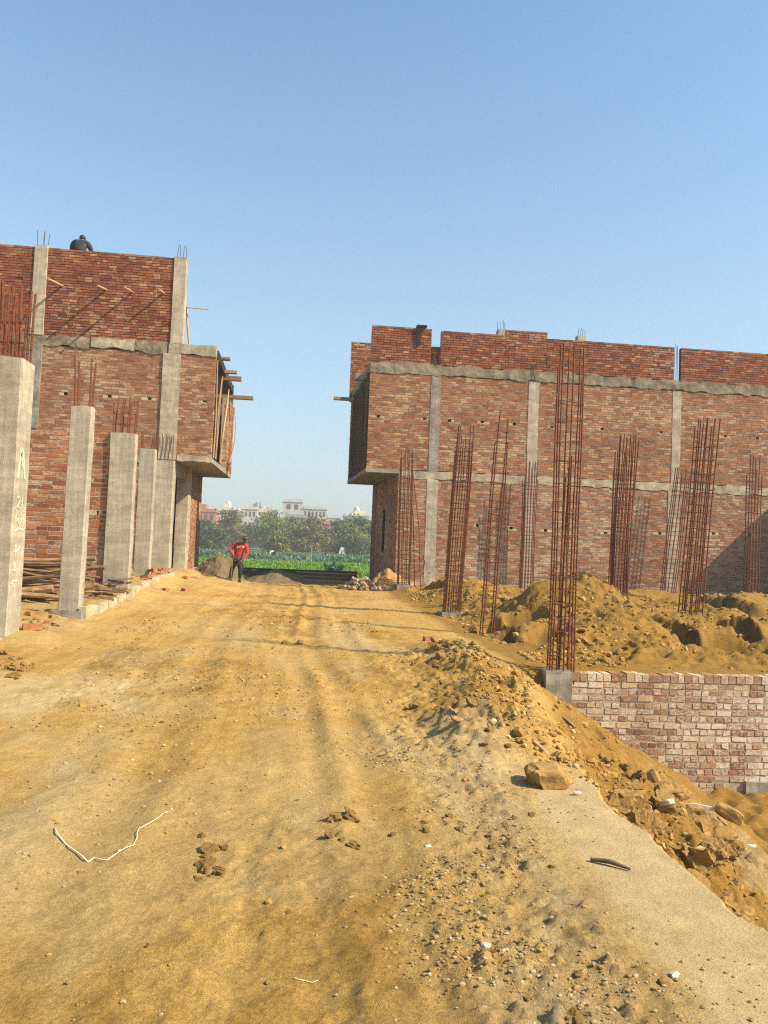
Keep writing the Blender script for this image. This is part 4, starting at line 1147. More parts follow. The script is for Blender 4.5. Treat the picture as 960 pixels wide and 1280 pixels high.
# gravel nobody could count
def crumbs(name, label, x, y, s, stops, seed):
    r = np.random.default_rng(seed); N = len(x); V, Fc = ico(1); Fc = np.array(Fc); nv, nf_ = len(V), len(Fc)
    z = H(x, y); w = V[None] * (1 + r.uniform(-.33, .33, (N, nv, 1))) * np.stack([r.uniform(.8, 1.3, N), r.uniform(.8, 1.3, N), r.uniform(.6, 1., N)], 1)[:, None, :]
    a = r.uniform(0, 6.28, N); ca, sa = np.cos(a)[:, None], np.sin(a)[:, None]
    w = np.stack([w[..., 0] * ca - w[..., 1] * sa, w[..., 0] * sa + w[..., 1] * ca, w[..., 2]], -1) * s[:, None, None] + np.stack([x, y, z + s * .25], 1)[:, None, :]
    f = (Fc[None] + (np.arange(N) * nv)[:, None, None]).reshape(-1, 3)
    m2, n2_, b2 = mat_base(name, .97, .05); t2 = NT(n2_); t2.l(t2.ramp(t2.attr('rnd'), stops), b2.inputs['Base Color'])
    o = link(name, w.reshape(-1, 3), f.tolist(), m2, None, None, False, {'rnd': np.repeat(r.random(N), nf_)})
    return tag(o, label, 'soil', None, 'stuff')


EARTH = [(0, (.25, .13, .034)), (.6, (.36, .20, .055)), (.92, (.44, .27, .09)), (1, (.50, .36, .17))]
r9 = np.random.default_rng(5)
n9 = 9000; x9 = 3.4 + 11 * r9.random(n9) ** 1.3; y9 = 10.4 + 13 * r9.random(n9) ** 1.3
k9 = fbm(x9 * .9, y9 * .9, 3, 302) + r9.normal(0, .35, n9) > .1; x9, y9 = x9[k9], y9[k9]
crumbs('soil_crumbs', 'earth crumbs covering the dug heaps among the rebar cages', x9, y9, np.minimum(.012 + r9.exponential(.016, len(x9)), .06), EARTH, 6)
n9 = 6500; y9 = 3.0 + 7.4 * r9.random(n9); x9 = edge_x(y9) + r9.normal(.35, .75, n9)
k9 = (x9 > edge_x(y9) - .8 * ss(4.8, 6.5, y9) + .06) & (x9 < edge_x(y9) + 3.2) & ~((y9 > 6.4) & (x9 > edge_x(y9) - .1) & (r9.random(n9) < .85)); x9, y9 = x9[k9], y9[k9]
crumbs('soil_crumbs', 'earth crumbs strewn over the dirt bank and the slope of the pit', x9, y9, np.minimum(.005 + r9.exponential(.009, len(x9)), .05), EARTH, 7)
n9 = 8000; y9 = 2.2 + 14 * r9.random(n9) ** 1.7; x9 = r9.uniform(-3.2, 1.5, n9)
k9 = fbm(x9 * 1.2, y9 * .5, 4, 31 + 272) + r9.normal(0, .22, n9) > .22; x9, y9 = x9[k9], y9[k9]
crumbs('soil_crumbs', 'fine earth crumbs in patches on the dirt road', x9, y9, np.minimum(.0022 + r9.exponential(.0032, len(x9)), .016) * (1 + np.maximum(0, y9 - 4) * .1), EARTH, 8)
r_ = np.random.default_rng(77)
oct_v, oct_f = ico(1); oct_f = np.array(oct_f); NV, NF = len(oct_v), len(oct_f)
N = 19000
y = 2.2 + 3.6 * r_.random(N) ** 1.0; x = 1.0 + .12 * (y - 4) + r_.normal(0, .30, N)
k = N // 3; y[:k] = 2.2 + 9 * r_.random(k) ** 1.5; x[:k] = r_.uniform(-2.2, 1.9, k)
j = N // 5; y[k:k + j] = r_.uniform(4.5, 10.9, j); x[k:k + j] = edge_x(y[k:k + j]) - .75 + r_.normal(0, .45, j)
w_ = ss(-.25, .5, fbm(x * 1.6, y * 1.2, 4, 201)); keep = r_.random(N) < w_ * .9 + .06; x, y = x[keep], y[keep]; N = len(x)
s = .0018 + r_.exponential(.0026, N); s = np.minimum(s, .0095) * (1 + np.maximum(0, y - 4) * .12)
z = H(x, y)
vv = oct_v[None] * (1 + r_.uniform(-.28, .28, (N, NV, 1)))
ang = r_.uniform(0, 6.28, N); ca, sa = np.cos(ang), np.sin(ang)
vx = vv[..., 0] * ca[:, None] - vv[..., 1] * sa[:, None]; vy = vv[..., 0] * sa[:, None] + vv[..., 1] * ca[:, None]
vv = np.stack([vx * 1.25, vy, vv[..., 2] * .8], -1) * s[:, None, None] + np.stack([x, y, z + s * .35], 1)[:, None, :]
ff = (oct_f[None] + (np.arange(N) * NV)[:, None, None]).reshape(-1, 3)
mt, nt, b = mat_base('gravel', .95, .1); t = NT(nt)
t.l(t.ramp(t.attr('rnd'), [(0, (.22, .13, .05)), (.55, (.36, .22, .085)), (.85, (.35, .26, .14)), (1, (.44, .34, .20))]), b.inputs['Base Color'])
o = link('gravel', vv.reshape(-1, 3), ff.tolist(), mt, None, None, False, {'rnd': np.repeat(r_.random(N), NF)})
tag(o, 'fine gravel and crumbs strewn over the dirt road', 'gravel', None, 'stuff')
# ================================================================== end of the road
def heap(name, label, cat, cx, cy, sx, sy, h, mat, seed, rot=0., group=None, nn=70, shp=1.6):
    u = np.linspace(-2.2, 2.2, nn); A, B = np.meshgrid(u, u)
    c, s = math.cos(rot), math.sin(rot)
    X_ = cx + (A * sx) * c - (B * sy) * s; Y_ = cy + (A * sx) * s + (B * sy) * c
    wx, wy = A + .25 * vn(A * 1.3, B * 1.3, seed), B + .25 * vn(A * 1.3, B * 1.3, seed + 1)
    r = np.sqrt(wx ** 2 + wy ** 2)
    Z = h * np.maximum(0, 1 - (r / 1.75)) ** .9 * (1 + .12 * fbm(A * 2, B * 2, 3, seed + 2)) + .05 * h * fbm(A * 5, B * 5, 4, seed + 3) * (r < 1.9)
    Z = np.where(r > 1.9, -.12, Z)
    Z = Z + H(X_.ravel(), Y_.ravel()).reshape(Z.shape)
    f = [(a * nn + b_, a * nn + b_ + 1, (a + 1) * nn + b_ + 1, (a + 1) * nn + b_) for a in range(nn - 1) for b_ in range(nn - 1)]
    o = link(name, np.stack([X_, Y_, Z], -1).reshape(-1, 3), f, M[mat], None, (cx, cy, 0), True)
    return tag(o, label, cat, group)


heap('sand_pile', 'tall pile of grey brown sand behind the man in red', 'sand pile', -2.85, 29.8, .52, .6, .92, 'sand', 701)
heap('sand_pile', 'low spread pile of grey sand in shade to the right of the man in red', 'sand pile', -.75, 30.3, .85, .6, .5, 'sand', 702)
heap('dirt_heap', 'small heap of yellow dirt against the corner of the right building', 'dirt heap', 3.25, 27.7, .55, .6, .75, 'clod', 703)
# low mud wall
LW = empty('low_wall', 'low dark mud wall closing the end of the road before the field', 'wall', (0, 33.2, 0))
M['mud'] = simple('mud_plaster', (.13, .10, .07), .97, .3, 3, .05, .5, 20)
rough_face('wall_body', M['mud'], LW, (0, 33.2), Ux, Ny, -3.2, 2.6, -.5, .34, .35, .02, 711, .0, .08, .03)
mb = MB(); mb.box(-3.25, 2.62, 33.14, 33.6, .35, .42); mb.build('coping', M['wood_dark'], LW)
for i, (x0, x1, y, z, lab) in enumerate(((-.2, 2.3, 30.8, .10, 'lowest of the planks stacked before the low mud wall'), (-.6, 2.0, 31.2, .22, 'middle plank of those stacked before the low mud wall'), (.0, 2.5, 31.6, .36, 'topmost plank of those stacked before the low mud wall'))):
    mb = MB(); mb.hexa([(x0, y, z), (x1, y + .1, z - .03), (x1, y + .35, z - .03), (x0, y + .25, z), (x0, y, z + .05), (x1, y + .1, z + .02), (x1, y + .35, z + .02), (x0, y + .25, z + .05)])
    o = mb.build('plank', M['wood'], None, (x0, y, z)); tag(o, lab, 'plank', 'planks at the end of the road')
# pile of short cut logs
rr = random.Random(15)
for k in range(40):
    lay = 0 if k < 18 else (1 if k < 31 else 2)
    x = 2.2 + rr.uniform(-.62, .62) * (1 - .3 * lay); y = 26.9 + rr.uniform(-.35, .35) * (1 - .25 * lay); a = rr.uniform(-1.2, 1.2) - 1.2; L = rr.uniform(.13, .24); r0 = rr.uniform(.04, .075)
    z = Hs(x, y) + .06 + .125 * lay + rr.uniform(-.01, .03); tz = rr.uniform(-.09, .09) * (1 + .4 * lay)
    mb = MB(); mb.tube([(x - math.cos(a) * L, y - math.sin(a) * L, z - tz), (x, y, z + .015), (x + math.cos(a) * L, y + math.sin(a) * L, z + tz)], [r0, r0 * 1.05, r0 * .85], 7)
    o = mb.build('cut_log', M['dry_stone'], None, (x, y, z)); tag(o, 'short cut log in the heap by the corner of the right building', 'log', 'cut logs heaped at the end of the road')

# ================================================================== people
def skin(nodes, edges, sub=2):
    me = bpy.data.meshes.new('tmp'); me.from_pydata([n[0] for n in nodes], edges, [])
    o = bpy.data.objects.new('tmp', me); COL.objects.link(o)
    o.modifiers.new('s', 'SKIN'); sm = o.modifiers.new('u', 'SUBSURF'); sm.levels = sub; sm.render_levels = sub
    for i, n in enumerate(nodes):
        r = n[1]; me.skin_vertices[0].data[i].radius = r if hasattr(r, '__len__') else (r, r)
        me.skin_vertices[0].data[i].use_root = (i == 0)
    dg = bpy.context.evaluated_depsgraph_get(); dg.update()
    ev = o.evaluated_get(dg); m2 = bpy.data.meshes.new_from_object(ev)
    v = [tuple(q.co) for q in m2.vertices]; f = [tuple(p.vertices) for p in m2.polygons]
    bpy.data.objects.remove(o); bpy.data.meshes.remove(me); bpy.data.meshes.remove(m2)
    return v, f


def hand_fingers(mb, wrist, knuck, side, curl):
    """five tapered fingers; wrist->knuckles gives the palm, curl bends them"""
    w, k = Vector(wrist), Vector(knuck); d = (k - w).normalized(); sd = Vector(side).normalized(); cu = Vector(curl).normalized()
    for i, L in enumerate((.072, .080, .075, .058)):
        b0 = k + sd * (-.03 + .02 * i); p1 = b0 + d * L * .4 + cu * L * .15; p2 = p1 + d * L * .2 + cu * L * .35; p3 = p2 - d * L * .05 + cu * L * .3
        mb.tube([b0 - d * .02, b0, p1, p2, p3], [.010, .010, .0095, .0085, .006], 6)
    t0 = w + d * .03 - sd * .03; mb.tube([t0, t0 - sd * .025 + d * .025, t0 - sd * .03 + d * .055 + cu * .02], [.012, .011, .008], 6)


S = 34.3
MX, MY = -2.06, 28.2
MZ = Hs(MX, MY)
def mp(px, py, dy=0.0):                     # the man's joints: offsets in metres from his feet
    return Vector((MX + (px - 297) / S, MY + dy, MZ + (729.5 - py) / S))


man = empty('person', 'man in a red jumper, black trousers and dark cap leaning over a long handled hoe', 'person', (MX, MY, MZ))
hipc, chest, neck = mp(295.5, 702), mp(297.5, 689, -.05), mp(301.5, 683, -.12)
head_c = mp(303.9, 677.5, -.17)
shL, shR = mp(292.2, 684.2, .0), mp(306.2, 685.0, -.06)
elL, haL = mp(285.6, 691.0, -.04), mp(290.6, 697.0, -.30)
elR, haR = mp(307.2, 695.8, -.12), mp(301.0, 703.2, -.30)
hpL, knL, anL = mp(293.0, 703.5), mp(289.5, 715, -.05), mp(288.2, 727.2, .05)
hpR, knR, anR = mp(298.6, 703.5), mp(299.8, 715.5, -.06), mp(299.4, 727.2, .0)
nodes = [(hipc, .13), (chest, (.15, .11)), (neck, .055), (head_c - Vector((0, .01, .09)), .062), (head_c + Vector((.01, -.01, .0)), (.082, .095)), (head_c + Vector((0, .01, .085)), .075),
         (shL, .07), (elL, .047), (haL, .032), (shR, .07), (elR, .047), (haR, .032), (hpL, .09), (knL, .062), (anL, .042), (hpR, .09), (knR, .062), (anR, .042),
         (head_c + Vector((.07, -.085, -.02)), .018)]
edges = [(0, 1), (1, 2), (2, 3), (3, 4), (4, 5), (1, 6), (6, 7), (7, 8), (1, 9), (9, 10), (10, 11), (0, 12), (12, 13), (13, 14), (0, 15), (15, 16), (16, 17), (4, 18)]
v, f = skin([(tuple(n[0]), n[1]) for n in nodes], edges)
mb = MB(); mb.add(v, f)
hand_fingers(mb, haL, haL + (haL - elL).normalized() * .09, (0, .3, 1), (1, -.2, 0)); hand_fingers(mb, haR, haR + Vector((-.03, -.04, -.075)), (1, .2, 0), (-1, .4, -.3))
for w, k in ((haL, haL + (haL - elL).normalized() * .09), (haR, haR + Vector((-.03, -.04, -.075)))):
    mb.tube([w, (w + k) / 2, k], [.03, .042, .036], 8)
for s_ in (-1, 1):                          # ears
    e = head_c + Vector((.085 * s_, .02, -.01)); mb.tube([e + Vector((0, 0, -.03)), e, e + Vector((0, 0, .03))], [.01, .018, .01], 6)
for s_ in (-.028, .04):                     # brow ridge and lips
    mb.tube([head_c + Vector((.03 + s_, -.098, .018)), head_c + Vector((.055 + s_, -.092, .016))], .008, 5)
mb.tube([head_c + Vector((.02, -.085, -.06)), head_c + Vector((.06, -.08, -.058))], .008, 5)
mb.build('body', M['skin'], man, None, True)
mid = (hipc + chest) / 2
nodes = [(hipc + Vector((.01, -.01, .05)), (.175, .13)), (mid + Vector((.0, -.01, .06)), (.19, .14)), (chest + Vector((0, 0, .04)), (.19, .13)), (neck + Vector((0, 0, -.02)), .075), (shL, .092), (elL, .066), (haL * .85 + elL * .15, .05), (shR, .092), (elR, .066), (haR * .85 + elR * .15, .05)]
v, f = skin([(tuple(n[0]), n[1]) for n in nodes], [(0, 1), (1, 2), (2, 3), (2, 4), (4, 5), (5, 6), (2, 7), (7, 8), (8, 9)])
jum = link('jumper', v, f, M['cloth_red'], man, None, True)
nodes = [(hipc + Vector((0, 0, .02)), (.165, .125)), (hpL + Vector((0, 0, -.03)), .11), (knL, .082), (anL + Vector((0, 0, .03)), .07), (hpR + Vector((0, 0, -.03)), .11), (knR, .082), (anR + Vector((0, 0, .03)), .07)]
v, f = skin([(tuple(n[0]), n[1]) for n in nodes], [(0, 1), (1, 2), (2, 3), (0, 4), (4, 5), (5, 6)])
link('trousers', v, f, M['cloth_black'], man, None, True)
v, f = skin([(tuple(mp(291.5, 699.2, -.03)), (.05, .16)), (tuple(mp(296, 699.8, -.05)), (.05, .175)), (tuple(mp(300.5, 699.4, -.03)), (.05, .16))], [(0, 1), (1, 2)])
link('shirt_hem', v, f, M['cloth_white'], man, None, True)
for a in (anL, anR):
    mb = MB(); mb.tube([a + Vector((-.01, .10, -.03)), a + Vector((0, .02, -.02)), a + Vector((.02, -.10, -.045)), a + Vector((.03, -.18, -.055))], [.045, .06, .05, .03], 8); mb.build('boot', M['boot'], man, None, True)
v_, f_ = ICO3; vv = v_.copy(); vv[:, 2] = np.maximum(vv[:, 2], -.15)
mb = MB(); mb.add((vv * np.array([.108, .118, .095]) + np.array(head_c) + np.array([.0, .005, .035])).tolist(), f_)
mb.tube([head_c + Vector((-.05, -.09, .04)), head_c + Vector((.04, -.17, .025)), head_c + Vector((.12, -.10, .035))], [.012, .02, .012], 6)
mb.build('cap', M['cap'], man, None, True)
mb = MB()
for k in range(14):
    a = 2 * math.pi * k / 14; a2 = 2 * math.pi * (k + 1) / 14
    p_ = lambda t_, z_: head_c + Vector((.111 * math.cos(t_), .005 + .121 * math.sin(t_), z_))
    mb.add([p_(a, .035), p_(a2, .035), p_(a2, .062), p_(a, .062)], [(0, 1, 2, 3)])
mb.build('cap_band', simple('beige_band', (.34, .27, .18), .8), man, None, True)
# pale print on the jumper
mb = MB()
for (a, b_, w_, h_) in ((295.6, 687.3, .05, .035), (297.3, 687.0, .035, .02), (298.6, 686.6, .03, .05), (300.0, 686.9, .04, .045), (301.5, 686.7, .035, .05), (299.6, 688.3, .10, .02), (302.8, 687.2, .03, .05)):
    c_ = mp(a, b_, -.19); mb.box(c_.x - w_ / 2, c_.x + w_ / 2, c_.y - .01, c_.y + .05, c_.z - h_ / 2, c_.z + h_ / 2)
mb.build('chest_print', M['cloth_white'], jum)
hoe = empty('hoe', 'hoe with a straight pale wooden handle held upright by the man in red', 'hoe', mp(288, 728, -.34))
mb = MB(); mb.tube([mp(291.2, 692, -.33), mp(290.2, 708, -.35), mp(289.6, 725.5, -.36)], [.019, .021, .023], 8); mb.build('handle', M['bamboo'], hoe, None, True)
mb = MB(); c_ = mp(289.4, 725.2, -.36)
mb.hexa([c_ + Vector(p) for p in ((-.20, -.10, -.10), (.03, -.13, -.10), (.04, .02, -.02), (-.14, .03, -.02), (-.20, -.10, -.092), (.03, -.13, -.092), (.04, .03, .03), (-.14, .04, .03))]); mb.build('blade', M['rust_dark'], hoe)

# figure squatting on the roof, seen from behind
rp = P(100, 312, 26.8); RX, RY, RZ = rp.x, 26.75, 10.68
rm = empty('person', 'person in a dark jacket squatting on top of the left building, seen from behind', 'person', (RX, RY, RZ))
def R_(x, y, z): return (RX + x, RY + y, RZ + z)
nd_ = [(R_(0, .0, .30), .14), (R_(0, .10, .60), (.16, .12)), (R_(0, .18, .82), .06), (R_(0, .26, .90), .09), (R_(0, .27, 1.0), .08), (R_(-.24, .12, .76), .07), (R_(-.33, .24, .53), .05), (R_(-.16, .45, .48), .035), (R_(.24, .12, .76), .07), (R_(.33, .24, .53), .05), (R_(.16, .45, .48), .035),
       (R_(-.12, .05, .28), .09), (R_(-.2, .45, .52), .065), (R_(-.17, .3, .08), .045), (R_(-.18, .48, .03), .035), (R_(.12, .05, .28), .09), (R_(.2, .45, .52), .065), (R_(.17, .3, .08), .045), (R_(.18, .48, .03), .035)]
ed_ = [(0, 1), (1, 2), (2, 3), (3, 4), (1, 5), (5, 6), (6, 7), (1, 8), (8, 9), (9, 10), (0, 11), (11, 12), (12, 13), (13, 14), (0, 15), (15, 16), (16, 17), (17, 18)]
v, f = skin(nd_, ed_); mb = MB(); mb.add(v, f)
hand_fingers(mb, R_(-.16, .45, .48), R_(-.08, .50, .46), (0, 0, 1), (.3, 1, -.3)); hand_fingers(mb, R_(.16, .45, .48), R_(.08, .50, .46), (0, 0, 1), (-.3, 1, -.3))
mb.build('body', M['skin'], rm, None, True)
v, f = skin([(R_(0, .0, .32), (.2, .16)), (R_(0, .08, .60), (.23, .16)), (R_(0, .13, .80), (.15, .11)), (R_(-.24, .12, .73), .11), (R_(-.34, .24, .53), .075), (R_(-.18, .43, .48), .055), (R_(.24, .12, .73), .11), (R_(.34, .24, .53), .075), (R_(.18, .43, .48), .055)], [(0, 1), (1, 2), (2, 3), (3, 4), (4, 5), (2, 6), (6, 7), (7, 8)])
link('jacket', v, f, M['cloth_navy'], rm, None, True)
v, f = skin([(R_(0, .02, .28), (.18, .15)), (R_(-.12, .05, .27), .11), (R_(-.2, .45, .52), .085), (R_(-.17, .3, .10), .065), (R_(.12, .05, .27), .11), (R_(.2, .45, .52), .085), (R_(.17, .3, .10), .065)], [(0, 1), (1, 2), (2, 3), (0, 4), (4, 5), (5, 6)])
link('trousers', v, f, M['cloth_black'], rm, None, True)
mb = MB(); mb.add((vv * np.array([.105, .115, .125]) + np.array(R_(0, .26, .96))).tolist(), f_); mb.build('hair', M['hair'], rm, None, True)

# field worker bent over the crop
fp = P(339.5, 700, 78); FX, FY = fp.x, 78.0; FZ = -.3
fm = empty('person', 'farm worker bent double among the vegetables in the field', 'person', (FX, FY, FZ))
def Q_(x, y, z): return (FX + x, FY + y, FZ + z)
nd_ = [(Q_(.22, 0, .86), .13), (Q_(-.05, 0, .98), .15), (Q_(-.26, 0, .93), .06), (Q_(-.36, 0, .88), .09), (Q_(-.43, 0, .85), .06), (Q_(-.18, -.18, .88), .065), (Q_(-.2, -.2, .6), .045), (Q_(-.28, -.18, .36), .035), (Q_(-.18, .18, .88), .065), (Q_(-.2, .2, .6), .045), (Q_(-.28, .18, .36), .035),
       (Q_(.2, -.1, .8), .09), (Q_(.12, -.11, .45), .065), (Q_(.2, -.11, .06), .045), (Q_(.2, .1, .8), .09), (Q_(.12, .11, .45), .065), (Q_(.2, .11, .06), .045)]
ed_ = [(0, 1), (1, 2), (2, 3), (3, 4), (1, 5), (5, 6), (6, 7), (1, 8), (8, 9), (9, 10), (0, 11), (11, 12), (12, 13), (0, 14), (14, 15), (15, 16)]
v, f = skin(nd_, ed_); mb = MB(); mb.add(v, f)
hand_fingers(mb, Q_(-.28, -.18, .36), Q_(-.3, -.18, .28), (0, 1, 0), (-1, 0, -.4)); hand_fingers(mb, Q_(-.28, .18, .36), Q_(-.3, .18, .28), (0, 1, 0), (-1, 0, -.4))
mb.build('body', M['skin'], fm, None, True)
v, f = skin([(Q_(.22, 0, .92), .17), (Q_(-.03, 0, 1.0), .19), (Q_(-.2, 0, .94), .10), (Q_(-.18, -.18, .86), .09), (Q_(-.2, -.2, .62), .07), (Q_(-.18, .18, .86), .09), (Q_(-.2, .2, .62), .07)], [(0, 1), (1, 2), (1, 3), (3, 4), (1, 5), (5, 6)])
link('shirt', v, f, M['cloth_white'], fm, None, True)
v, f = skin([(Q_(.23, 0, .84), .15), (Q_(.2, -.1, .78), .11), (Q_(.12, -.11, .45), .085), (Q_(.2, -.11, .1), .065), (Q_(.2, .1, .78), .11), (Q_(.12, .11, .45), .085), (Q_(.2, .11, .1), .065)], [(0, 1), (1, 2), (2, 3), (0, 4), (4, 5), (5, 6)])
link('trousers', v, f, M['cloth_navy'], fm, None, True)
mb = MB(); mb.add((ICO2[0] * np.array([.12, .12, .11]) + np.array(Q_(-.36, 0, .93))).tolist(), ICO2[1]); mb.build('hair', M['hair'], fm, None, True)

# ================================================================== field
r_ = np.random.default_rng(31)
def leaves(name, mat, centers, size, up, seed, label, cat, kind='stuff', parent=None, flat=.5, base=None):
    r = np.random.default_rng(seed); n = len(centers)
    a = r.normal(size=(n, 3)); a /= np.linalg.norm(a, axis=1)[:, None]
    b_ = r.normal(size=(n, 3)); b_[:, 2] += up; b_ -= (a * b_).sum(1)[:, None] * a; b_ /= np.linalg.norm(b_, axis=1)[:, None]
    s = (size * r.uniform(.6, 1.35, n))[:, None]
    v = np.stack([centers - a * s * flat - b_ * s * .1, centers + b_ * s - a * s * .12, centers + a * s * flat + b_ * s * .15, centers - b_ * s * .7], 1).reshape(-1, 3)
    f = np.arange(n * 4).reshape(-1, 4)
    # clumps of one tone: colour follows the leaf cluster, not the light
    tone = np.clip(.5 + .28 * fbm(centers[:, 0] * 1.1 / size * .12 + centers[:, 2], centers[:, 1] * .4, 3, seed) + r.normal(0, .2, n), 0, 1)
    o = link(name, v, f.tolist(), mat, parent, base, False, {'rnd': tone})
    if label: tag(o, label, cat, None, kind)
    return o


n = 26000
y = 40 + 34 * r_.random(n); x = -18 + 30 * r_.random(n)
gcen = np.stack([x, y, -.30 + .18 * r_.random(n)], 1)
leaves('grass', M['grass'], gcen, .17, 2.5, 41, 'bright green young crop in the near strip of the field', 'grass', 'stuff', None, .22)
rows = []
for y0 in np.arange(74, 106, 1.7):
    for x0 in np.arange(-30, 16, .6):
        if r_.random() < .12: continue
        h_ = .5 * r_.uniform(.7, 1.2)
        for k in range(9): rows.append((x0 + r_.normal(0, .18), y0 + r_.normal(0, .16), -.3 + h_ * r_.random()))
for (cx, cy, w_, hh, k_) in ((2.0, 40.5, .45, .7, 240), (-3.2, 43, .5, .4, 200), (-4.6, 44, .4, .35, 120)):
    for k in range(k_): rows.append((cx + r_.normal(0, w_ * .5), cy + r_.normal(0, .3), -.28 + hh * r_.random()))
leaves('vegetables', M['cabbage'], np.array(rows), .26, 1.4, 42, 'rows of blue green leafy vegetables in the field', 'crop', 'stuff', None, .4)
n = 9000
y = 106 + 44 * r_.random(n); x = -34 + 60 * r_.random(n)
leaves('meadow', M['leaf_light'], np.stack([x, y, -.28 + .25 * r_.random(n)], 1), .3, 2.0, 43, 'yellow green crop strips at the far side of the field', 'grass', 'stuff', None, .25)
for (px, py0, py1, Y, lab) in ((389, 681, 701, 72, 'tall pale stake standing in the field right of the bent farm worker'), (382, 690, 709, 47, 'short stake at the near edge of the field')):
    a, b_ = P(px, py1, Y), P(px, py0, Y)
    mb = MB(); mb.tube([(a.x, Y, -.35), (a.x, Y, b_.z)], .025, 6); o = mb.build('field_stake', M['bamboo'], None, (a.x, Y, -.3)); tag(o, lab, 'stake', 'stakes in the field')

# ------------------------------------------------------------------ trees beyond the field
def tree(label, px, ptop, wpx, Y, mat, seed, dens=1.0, trunk=.14, low=.12, fs=.34):
    r = np.random.default_rng(seed)
    top = P(px, ptop, Y); h = top.z + .3; wid = wpx / F * Y / 2; cx = top.x
    root = empty('tree', label, 'tree', (cx, Y, -.3), 'trees beyond the field')
    mb = MB()
    mb.tube([(cx, Y, -.5), (cx + .08, Y, h * .25), (cx - .05, Y, h * .5), (cx + .1, Y, h * .8)], [trunk, trunk * .8, trunk * .55, trunk * .2], 7)
    tips = []
    for k in range(11):
        z0 = h * r.uniform(.15, .6); a = r.uniform(0, 6.28); L = wid * r.uniform(.5, .95)
        e = (cx + math.cos(a) * L, Y + math.sin(a) * L, z0 + h * r.uniform(.08, .3)); tips.append(e)
        mb.tube([(cx, Y, z0), ((cx + e[0]) / 2, (Y + e[1]) / 2, z0 + (e[2] - z0) * .65), e], [trunk * .4, trunk * .25, trunk * .1], 5)
    mb.build('trunk', M['bark'], root)
    cs = []
    nc = 34
    for k in range(nc):
        a = r.uniform(0, 6.28); f = r.random() ** .6; zz = r.uniform(low, .97)
        env = math.sqrt(max(.03, 1 - ((zz - .52) / .5) ** 2)) * r.uniform(.75, 1.12)
        c = np.array([cx + math.cos(a) * wid * env * f, Y + math.sin(a) * wid * env * f, h * zz - .3])
        m_ = int(95 * dens * r.uniform(.5, 1.4)); s = wid * r.uniform(.16, .32)
        cs.append(c + r.normal(size=(m_, 3)) * np.array([s, s, s * .62]))
    leaves('crown', mat, np.concatenate(cs), fs, .3, seed + 1, None, None, None, root, .45)


D, OL, LT = M['leaf_dark'], M['leaf_olive'], M['leaf_light']
for a in (('dark tree at the left end of the row, beside the left building', 256, 652, 26, 150, D, 801), ('dark rounded tree with a thin trunk left of the man in red', 268, 662, 30, 128, D, 802), ('tall dark olive tree rising behind the man in red', 287, 640, 30, 150, OL, 803),
          ('low bluish tree just right of the man in red', 312, 660, 30, 155, D, 804), ('broad leafy tree left of the gap centre, with a pale green top', 340, 643, 46, 142, LT, 805), ('dark tree tucked behind the broad leafy tree', 362, 648, 26, 165, D, 806),
          ('small light green bush like tree below the big grey building', 352, 670, 20, 120, LT, 807), ('broad brownish olive tree in the centre of the row', 386, 650, 48, 132, OL, 808), ('thin brownish tree between the olive tree and the right end trees', 408, 664, 24, 150, OL, 809),
          ('dense green tree right of the red brick house', 428, 652, 30, 150, D, 810), ('wide green tree at the right end of the row', 446, 648, 36, 140, LT, 811), ('dark green tree against the corner of the right building', 464, 650, 26, 148, D, 812), ('low dark bush right of the centre under the green trees', 442, 672, 40, 128, D, 813)):
    tree(*a)
M['far_grey'] = simple('grey_plaster', (.46, .42, .36), .9, .15, .3)
# tilted white sheet by the trees
q = P(427, 690, 125); mb = MB(); mb.hexa([(q.x - .6, 125, -.3), (q.x + .5, 125, -.3), (q.x + .5, 125.1, -.3), (q.x - .6, 125.1, -.3), (q.x - .1, 125.5, 1.2), (q.x + .75, 125.5, 1.0), (q.x + .75, 125.6, 1.0), (q.x - .1, 125.6, 1.2)])
o = mb.build('tarpaulin', M['far_grey'], None, (q.x, 125, -.3)); tag(o, 'pale sheet propped up in front of the green trees at the right', 'sheet')

